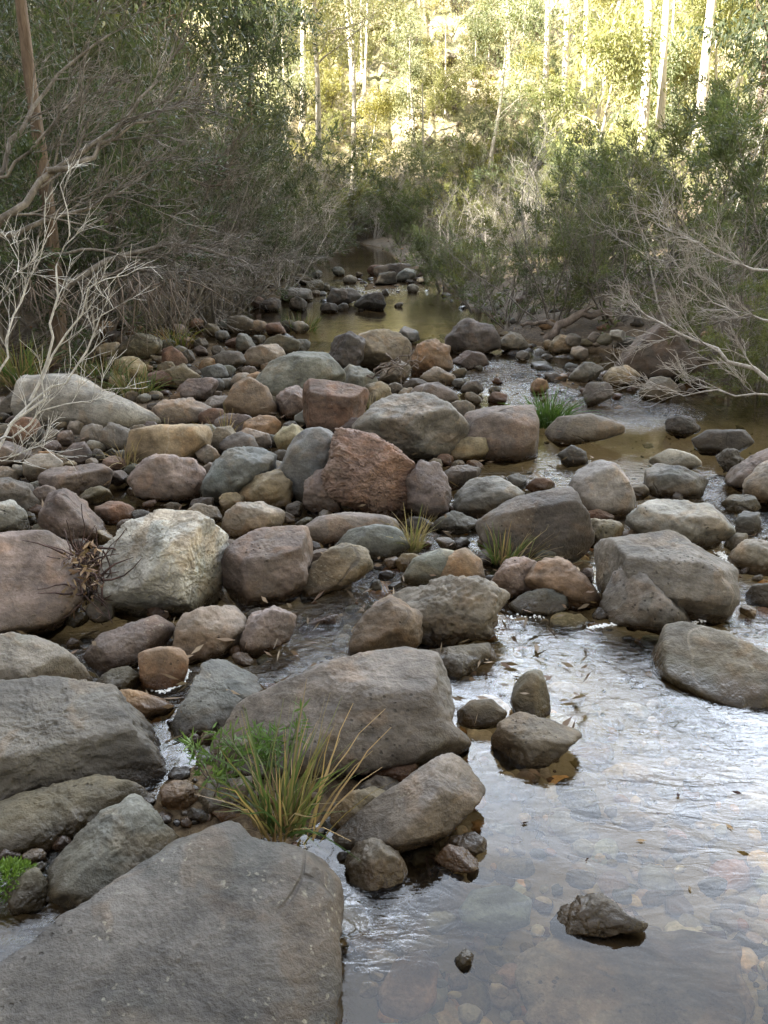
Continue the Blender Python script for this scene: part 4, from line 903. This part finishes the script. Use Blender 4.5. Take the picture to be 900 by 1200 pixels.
scrub('undergrowth', 6500, lambda x, y: np.abs(x) < y * .62 + 2, 'scrub', 'sunlit dry scrub and grass covering the far hillside', 5, (46, 102), (-40, 60))
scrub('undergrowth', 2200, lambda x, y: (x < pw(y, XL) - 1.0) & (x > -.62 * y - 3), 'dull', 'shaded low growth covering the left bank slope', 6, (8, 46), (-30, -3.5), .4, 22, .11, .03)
scrub('undergrowth', 2600, lambda x, y: (x > pw(y, XR) + .35) & (x < .62 * y + 3), 'tea', 'low growth under the shrubs of the right bank', 7, (9.3, 46), (.5, 32), .32, 22, .11, .03)
# ------------------------------------------------------------------ dead limbs, saplings, driftwood
def px_line(pts): return np.array([at_depth(a, b, y) for a, b, y in pts])
def resample(P, n):
    s = np.concatenate([[0], np.cumsum(np.linalg.norm(np.diff(P, axis=0), axis=1))]); t = np.linspace(0, s[-1], n)
    Q = np.stack([np.interp(t, s, P[:, k]) for k in range(3)], 1)
    for _ in range(2): Q[1:-1] = (Q[:-2] + 2 * Q[1:-1] + Q[2:]) / 4
    return Q
def limbs(name, mains, mat, label, cat, seed, tw=(6, .35, 3), r0=.03, rmin=.0022, bias=None, spread=.7, group=None):
    g = np.random.default_rng(seed); T = Tubes(); tips = []
    for pts, ra, rb in mains:
        if mat == 'twig_white': ra, rb = ra * .72, rb * .7
        Q = resample(px_line(pts), 12); Q[1:-1] += g.normal(size=(10, 3)) * .018
        T.add(Q, np.linspace(ra, rb, 12), 7)
        sprout(T, Q, ra * .7, g, tw[2], tw[1], tw[0], tips, spread, 0, rmin, .3, bias)
    o = obj(name, T.mesh(name, M[mat])); return tag(o, label, cat, group)
limbs('bare_sapling', [
  ([(-30,560,3.7),(20,500,3.8),(52,440,3.9),(75,385,4.0),(110,330,4.0),(150,322,4.1)], .013, .003),
  ([(35,470,3.9),(55,415,3.9),(72,330,4.0),(70,270,4.0),(72,215,4.1),(84,192,4.1)], .011, .002),
  ([(-10,520,3.8),(8,440,3.8),(12,370,3.9),(45,300,4.0),(60,255,4.0)], .010, .002),
  ([(10,500,3.8),(60,455,3.9),(100,415,4.0),(128,375,4.0),(140,320,4.1)], .011, .002),
  ([(-30,540,3.6),(20,495,3.7),(60,480,3.75),(105,470,3.8),(140,455,3.9)], .008, .002),
  ([(-30,400,3.8),(5,355,3.9),(20,310,3.9),(15,285,4.0)], .008, .002),
  ([(-30,548,3.5),(10,535,3.6),(55,518,3.65)], .005, .0015)],
  'twig_white', 'bleached white bare sapling reaching in from the left edge', 'sapling', 3, (8, .26, 2), .01, .0016, np.array([.1, 0, .25]))
limbs('dead_tree', [
  ([(-60,340,6.0),(0,262,6.2),(55,200,6.4),(110,172,6.6),(150,130,6.8),(185,95,7.0)], .036, .008),
  ([(-20,290,6.1),(50,262,6.4),(120,235,6.7),(170,205,7.0)], .024, .006),
  ([(55,200,6.4),(100,188,6.5),(150,150,6.8),(215,120,7.2)], .022, .005),
  ([(-40,260,7.4),(15,170,7.8),(48,105,8.1),(75,75,8.2),(130,40,8.5)], .03, .008),
  ([(-60,235,7.4),(-5,215,7.4),(60,150,7.6),(95,110,7.8)], .02, .005)],
  'twig_mid', 'big dead tree limb sloping up from the left edge with sprays of grey twigs', 'dead tree', 5, (7, .7, 3), .03, .0035, np.array([.35, 0, .18]))
limbs('dead_limb', [
  ([(60,345,8.6),(120,310,8.8),(160,290,9.0),(215,285,9.0),(270,300,8.8),(300,315,8.6)], .040, .006),
  ([(100,330,8.6),(150,312,8.6),(215,318,8.4),(255,345,8.2)], .022, .005),
  ([(40,300,8.4),(100,292,8.5),(170,300,8.5),(225,296,8.4)], .02, .004)],
  'twig_mid', 'fallen dead limb arching from the dark hollow over the left bank', 'dead limb', 8, (9, .6, 3), .02, .003, np.array([.3, 0, -.1]))
limbs('dead_limb', [
  ([(120,262,11),(160,222,11.3),(200,208,11.5),(240,218,11.5),(262,216,11.5)], .05, .012),
  ([(200,208,11.5),(235,190,11.7),(270,190,12)], .02, .006)],
  'branch', 'curved brown limb rising through the middle of the left thicket', 'dead limb', 9, (7, .7, 3), .03, .004)
limbs('drooping_branch', [
  ([(960,500,6.0),(900,440,6.2),(850,418,6.4),(800,395,6.7),(740,352,7.0)], .022, .006),
  ([(960,300,6.2),(900,322,6.3),(840,300,6.5),(770,262,6.8)], .014, .004),
  ([(960,440,6.0),(905,470,6.0),(860,460,6.1),(790,462,6.3),(750,440,6.5)], .010, .003),
  ([(960,350,6.2),(905,380,6.3),(855,372,6.4),(800,330,6.6)], .012, .003)],
  'twig', 'fan of bare silvery branches hanging over the water from the right edge', 'branch', 12, (8, .5, 3), .012, .0024, np.array([-.25, 0, .1]))
limbs('arched_root', [([(640,398,10.4),(655,380,10.4),(680,366,10.4),(715,368,10.4),(735,392,10.3)], .06, .04), ([(655,384,10.4),(640,375,10.5),(610,380,10.5)], .03, .02)],
  'branch', 'brown root arching over a gap at the foot of the right-bank shrubs', 'root', 13, (3, .25, 2), .02, .004)
rock('fallen_log', (.12, .095, .075), [(440,313),(470,309),(498,313),(500,323),(470,327),(441,324)], 'dark fallen trunk lying across the creek beyond the golden pool', cat='trunk', mat='wood', nf=0, strat=.4, keep=False, lev=4, ex=3)
limbs('driftwood', [([(438,436,7.25),(460,425,7.2),(485,412,7.2)], .012, .006), ([(445,428,7.15),(470,430,7.1),(498,418,7.1)], .010, .004), ([(430,440,7.2),(465,434,7.05),(490,432,7.0)], .010, .005), ([(452,414,7.2),(463,428,7.15),(470,440,7.1)], .008, .004)],
  'branch', 'bundle of driftwood sticks jammed under the tan lichen-mottled boulder', 'driftwood', 15, (4, .14, 2), .01, .003)
limbs('stick', [([(195,842,2.48),(235,835,2.5),(268,815,2.6),(297,790,2.75)], .006, .003)], 'dry', 'thin dry stick lying on the flat grey-green boulder', 'stick', 16, (2, .06, 1), .004, .0015)
limbs('twig', [([(506,1026,1.72),(512,1012,1.74),(503,1000,1.76)], .005, .003), ([(512,1012,1.74),(530,1014,1.73)], .005, .003)], 'dark', 'short black forked twig against the small brown stone in the pool', 'twig', 18, (1, .03, 1), .004, .002)
# flood litter trapped between two boulders
gl_ = np.random.default_rng(4); T = Tubes()
for k in range(75):
    p = at_depth(gl_.uniform(80, 122), gl_.uniform(640, 712), gl_.uniform(2.95, 3.15)); d = gl_.normal(size=3) * np.array([.5, .4, .8]) + np.array([.15, 0, .3])
    b = bent(p, d, gl_.uniform(.06, .22), 4, gl_, .2); T.add(b, np.linspace(gl_.uniform(.002, .006), .0015, len(b)), 4)
lit = empty('flood_litter', tuple(ground_at(100, 715)), 'tangle of dark twigs and dead leaves trapped between the smooth mauve-brown and large cream boulders', 'litter')
o = obj('twigs', T.mesh('twigs', M['dark']), lit); o.location = -np.array(lit.location)
Pq = np.array([at_depth(gl_.uniform(76, 118), gl_.uniform(640, 700), gl_.uniform(2.9, 3.1)) for _ in range(90)])
o = obj('dead_leaves', leaves_mesh('dead_leaves', Pq, gl_.normal(size=(90, 3)), gl_.uniform(.03, .06, 90), .014, M['litter'], 4), lit); o.location = -np.array(lit.location)

# roots hanging over the dark hollow of the left bank
gr_ = np.random.default_rng(77); T = Tubes()
for k in range(90):
    a, b = gr_.uniform(20, 225), gr_.uniform(318, 345); p = at_depth(a, b, gr_.uniform(7.6, 8.7))
    T.add(bent(p, gr_.normal(size=3) * .5 + np.array([.25, -.1, -.8]), gr_.uniform(.25, .75), 5, gr_, .16), np.linspace(gr_.uniform(.004, .010), .002, 6), 4)
tag(obj('hanging_roots', T.mesh('hanging_roots', M['branch'])), 'fringe of thin roots hanging over the dark hollow on the left', 'roots')

# the weathered log on the left
gk = np.random.default_rng(6); Q = resample(np.array([ground_at(30, 505, .0) + [0, .12, .2], ground_at(75, 506) + [0, .1, .2], ground_at(130, 510) + [0, .06, .14], ground_at(190, 502) + [0, 0, .05]]), 60)
T = Tubes(); rr = np.interp(np.linspace(0, 1, 60), [0, .3, .65, .93, .985, 1], [.21, .22, .16, .065, .03, .002]); T.add(Q, rr, 40)
V = T.V[0]; ax_ = np.repeat(Q, 40, 0); dv = V - ax_; nn_ = fbm(V * np.array([3., 3., 9.]), 44, 4) * .10 + np.abs(vnoise(V * np.array([2., 8., 30.]), 45)) * .05
T.V[0] = ax_ + dv * (1 + nn_)[:, None]
lg = obj('fallen_log', T.mesh('fallen_log', M['wood'])); lg.color = (.23, .215, .185, .5)
tag(lg, 'smooth grey weathered log tapering to a point among the left-bank stones', 'log')

# white foam caught against stones
def foam(line, z, n, wid, label, seed):
    g = np.random.default_rng(seed); P = resample(np.array([ground_at(a, b, z) for a, b in line]), 40); dirs, F = ico(1); V, FF = [], []
    for k in range(n):
        c = P[g.integers(0, 40)] + g.normal(size=3) * np.array([wid, wid, .001]); r = g.uniform(.002, .006)
        V.append(c + dirs * r * np.array([1, 1, .6])); FF.append(F + k * len(dirs))
    tag(obj('foam', mesh_np('foam', np.concatenate(V), np.concatenate(FF), M['foam'])), label, 'foam', kind='stuff')
fm, nt = new_mat('foam'); n = N(nt); n.out(n('ShaderNodeBsdfPrincipled', {'Base Color': (.78, .78, .75, 1), 'Roughness': .4}).outputs[0]); M['foam'] = fm
foam([(164, 770), (168, 800), (190, 812), (214, 802), (221, 785)], .004, 260, .004, 'ring of white foam around the orange square stone', 1)
foam([(208, 762), (222, 773), (245, 772)], .004, 90, .004, 'line of foam under the tan blocky boulder', 2)
foam([(842, 647), (850, 655), (856, 662)], .006, 200, .012, 'blob of white foam by the pale mauve boulder', 3)
foam([(690, 736), (715, 732), (730, 730)], .004, 120, .006, 'streak of foam below the grey leaning boulder', 4)
foam([(880, 690), (900, 700)], .004, 60, .008, 'foam by the dark stone at the right edge', 5)
foam([(805, 735), (835, 720), (862, 700)], .004, 160, .008, 'foam line in front of the large grey-brown boulder', 6)
foam([(560, 745), (600, 725), (640, 722)], .003, 60, .02, 'scattered bubbles at the head of the pool', 7)
# leaf and stick litter lodged all over the bar
gq = np.random.default_rng(55); n_ = 1500
yy = 2.2 * (12 / 2.2) ** gq.random(n_); xx = gq.uniform(-.62, .25, n_) * (yy + .4); zz_ = np.maximum(hgt(xx, yy), .0) + gq.random(n_) ** 2 * .10 + .012
o = leaves_mesh('leaf_litter', np.stack([xx, yy, zz_], 1), gq.normal(size=(n_, 3)) * np.array([1, 1, .35]), gq.uniform(.03, .09, n_), gq.uniform(.006, .02, n_), M['litter'], 55)
tag(obj('leaf_litter', o), 'dead gum leaves and bark flakes lodged between the stones', 'leaf litter', kind='stuff')
# drifting leaves on the pool
for k, (a, b, s) in enumerate([(745, 985, .03), (795, 935, .028), (880, 1000, .035), (690, 1005, .02), (850, 965, .03), (610, 965, .025), (810, 1045, .02), (870, 930, .03)]):
    c = ground_at(a, b, .004); t = k * 1.3; P = np.array([[0, 0, 0.]]); me = leaves_mesh('floating_leaf', P, np.array([[math.cos(t), math.sin(t), .03]]), s, s * .35, M['dark' if k % 2 else 'dry'], k)
    tag(obj('floating_leaf', me, loc=tuple(c)), ['small straw leaf', 'dark leaf scrap', 'pale leaf', 'tiny dark leaf', 'curled tan leaf', 'dark leaf', 'tiny straw leaf', 'black leaf'][k] + ' floating on the open pool ' + ['above the brown rock tip', 'right of the whitish sunken stone', 'near the right edge of the photo', 'between whitish stone and brown rock tip', 'midway to the right edge', 'left of the whitish sunken stone', 'right of the brown rock tip', 'below the long lichen-flecked boulder'][k], 'leaf')

# ------------------------------------------------------------------ tufts
def tuft(name, px, py, H, count, spread, label, mat='grass', seed=1, wid=.006, z=None, lean=(0, 0), curl=.5, dz=0):
    g = np.random.default_rng(seed); c = ground_at(px, py, z or 0.0)
    if z is None: c[2] = float(hgt(c[0], c[1]))
    a = g.uniform(0, 6.283, count); rr = g.random(count) ** .6 * spread
    P = np.stack([np.cos(a) * rr, np.sin(a) * rr * .7, 0 * a], 1)
    ln = H * g.uniform(.35, 1.1, count); out = g.uniform(.1, .75, count) * (.4 + rr / spread)
    a2 = a + g.normal(size=count) * .7
    D = np.stack([np.cos(a2) * out + lean[0], np.sin(a2) * out + lean[1], np.ones(count)], 1); D /= np.linalg.norm(D, axis=1)[:, None]
    S = np.cross(D, g.normal(size=(count, 3))); S /= np.linalg.norm(S, axis=1)[:, None]
    V, n = [], 5
    for k in range(n + 1):
        t = k / n; hz = D * np.array([1, 1, 0]); cu = curl * g.uniform(.6, 1.4)
        q = P + D * (ln * t)[:, None] + hz * (ln * cu * t * t)[:, None] - np.array([0, 0, 1]) * (ln * curl * .55 * t ** 2.4 * np.clip(out * 1.6, .1, 1.5))[:, None]
        w = wid * (1 - t ** 1.5) * .5 + .0006; V += [q - S * w, q + S * w]
    V = np.stack(V, 1).reshape(-1, 3); m = 2 * (n + 1)
    F = np.array([[2 * k, 2 * k + 1, 2 * k + 3, 2 * k + 2] for k in range(n)]); F = (F[None] + (np.arange(count) * m)[:, None, None]).reshape(-1, 4)
    o = obj(name, mesh_np(name, V, F, M[mat]), loc=(c[0], c[1], c[2] + dz)); return tag(o, label, 'grass tuft')
tuft('grass_tuft', 330, 968, .33, 120, .07, 'big green and straw grass tuft growing behind the huge flat boulder', seed=1, wid=.006, z=.1, curl=.38, lean=(0, .12))
tuft('grass_tuft', 345, 975, .32, 42, .09, 'straw-coloured dead blades around the foot of the big grass tuft', 'dry', 2, .005, z=.1, curl=.4, lean=(.2, .45))
tuft('grass_tuft', 484, 645, .24, 70, .05, 'brown grass tuft between riffle and the reddish layered boulder', 'dry', 3, .006, z=0, curl=.35)
tuft('grass_tuft', 588, 660, .22, 46, .05, 'short green tuft before the dark mauve-brown boulder', 'grass', 4, .009, z=.02, curl=.3)
tuft('grass_tuft', 605, 662, .24, 26, .07, 'red-tipped dry stems beside the short green tuft', 'dry', 5, .004, z=.02, curl=.6, lean=(.25, 0))
tuft('grass_tuft', 641, 500, .34, 240, .12, 'dense green tussock in the stream beside the square block', 'fern', 6, .011, z=0, curl=.45)
tuft('grass_tuft', 155, 462, .34, 160, .22, 'loose green tuft behind the weathered log', 'grass', 7, .010, z=.05, curl=.7)
tuft('grass_tuft', 120, 440, .30, 110, .25, 'thin yellow-green grass at the foot of the left bank', 'grass', 8, .009, z=.1, curl=.7)
tuft('grass_tuft', 196, 492, .20, 60, .08, 'straw tuft right beside the log tip', 'dry', 9, .006, z=.03, curl=.9)
tuft('grass_tuft', 147, 545, .22, 46, .09, 'drooping dry grass on the dark undercut below the log', 'dry', 10, .005, z=.05, curl=1.1)
tuft('grass_tuft', 437, 492, .26, 46, .06, 'pale straw tuft between the red-brown block and the large grey-tan boulder', 'dry', 11, .006, z=0, curl=.4)
tuft('grass_tuft', 262, 515, .26, 34, .07, 'thin straw stems standing by the round olive-tan cobble', 'dry', 12, .004, z=.05, curl=.5)
tuft('grass_tuft', 352, 388, .35, 130, .22, 'green tuft at the left end of the golden pool', 'grass', 13, .011, z=0, curl=.6)
tuft('grass_tuft', 205, 405, .35, 110, .22, 'green tuft right of the olive-brown mound', 'grass', 14, .011, z=.05, curl=.7)
tuft('grass_tuft', 552, 398, .16, 40, .05, 'tiny green sprig growing on the wide mauve-grey mound', 'fern', 15, .009, z=.12, curl=.4)
tuft('grass_tuft', 25, 450, .5, 150, .2, 'coarse green clump behind the white bare sapling', 'grass', 16, .012, z=.2, curl=.6)
# willow-leaved herb and moss
def herb(px, py, z, H, label, seed):
    g = np.random.default_rng(seed); c = ground_at(px, py, z); T = Tubes(); P, D = [], []
    for k in range(9):
        b = bent((g.normal() * .02, g.normal() * .02, 0), (g.normal() * .5, g.normal() * .4, 1), H * g.uniform(.6, 1.1), 6, g, .1); T.add(b, np.linspace(.003, .001, 7), 4)
        for t in range(2, 7):
            for q in range(6): P.append(b[t] + g.normal(size=3) * .006); D.append((b[t] - b[t - 1]) / .03 * .6 + g.normal(size=3) * .8)
    e = empty('leafy_herb', tuple(c), label, 'herb')
    obj('stems', T.mesh('stems', M['branch']), e); obj('leaves', leaves_mesh('leaves', np.array(P), np.array(D), g.uniform(.03, .055, len(P)), .007, M['fern'], seed), e)
herb(255, 925, .05, .19, 'narrow-leaved green herb at the left side of the big grass tuft', 3)
herb(318, 905, .12, .17, 'narrow-leaved green sprigs in front of the broad cracked boulder', 4)
gm = np.random.default_rng(8); q = gm.normal(size=(1500, 3)); q /= np.linalg.norm(q, axis=1)[:, None]; q[:, 2] = np.abs(q[:, 2])
mc = ground_at(8, 1035, .03)
tag(obj('moss_clump', leaves_mesh('moss_clump', q * np.array([.075, .06, .05]) * (gm.random((1500, 1)) ** .3), q + gm.normal(size=(1500, 3)) * .5, gm.uniform(.008, .018, 1500), .005, M['moss'], 8), loc=tuple(mc)), 'bright green mossy clump at the left edge beside the olive pointed stone', 'moss')

# pale scree on the sunlit hillside
scr = [ico(3)]
gs = np.random.default_rng(31); sm = []
for k in range(4):
    V, F = rock_shape(np.zeros(2), np.full(240, .9) * (1 + .2 * np.sin(np.arange(240) * .0785 + k)), 300 + k, .6, 4.0, .3, 8, .5, 3)
    sm.append(mesh_np('hillside_boulder', V, F, M['rock']))
for k in range(90):
    px = gs.normal(495, 55); y = gs.uniform(50, 66); x = x_at(px, y, (y - 46) * .65)
    o = obj('hillside_boulder', sm[k % 4], loc=(x, y, float(hgt(x, y)) - .05)); s = .18 + .5 * gs.random() ** 2.5; o.scale = (s * 1.3, s, s * .8); o.rotation_euler = (gs.uniform(-.4, .4), gs.uniform(-.4, .4), gs.uniform(0, 6))
    o.color = (.30, .26, .2, .3); tag(o, 'pale broken boulder in the rocky scree on the sunlit hillside', 'boulder', 'scree boulders on the hillside')
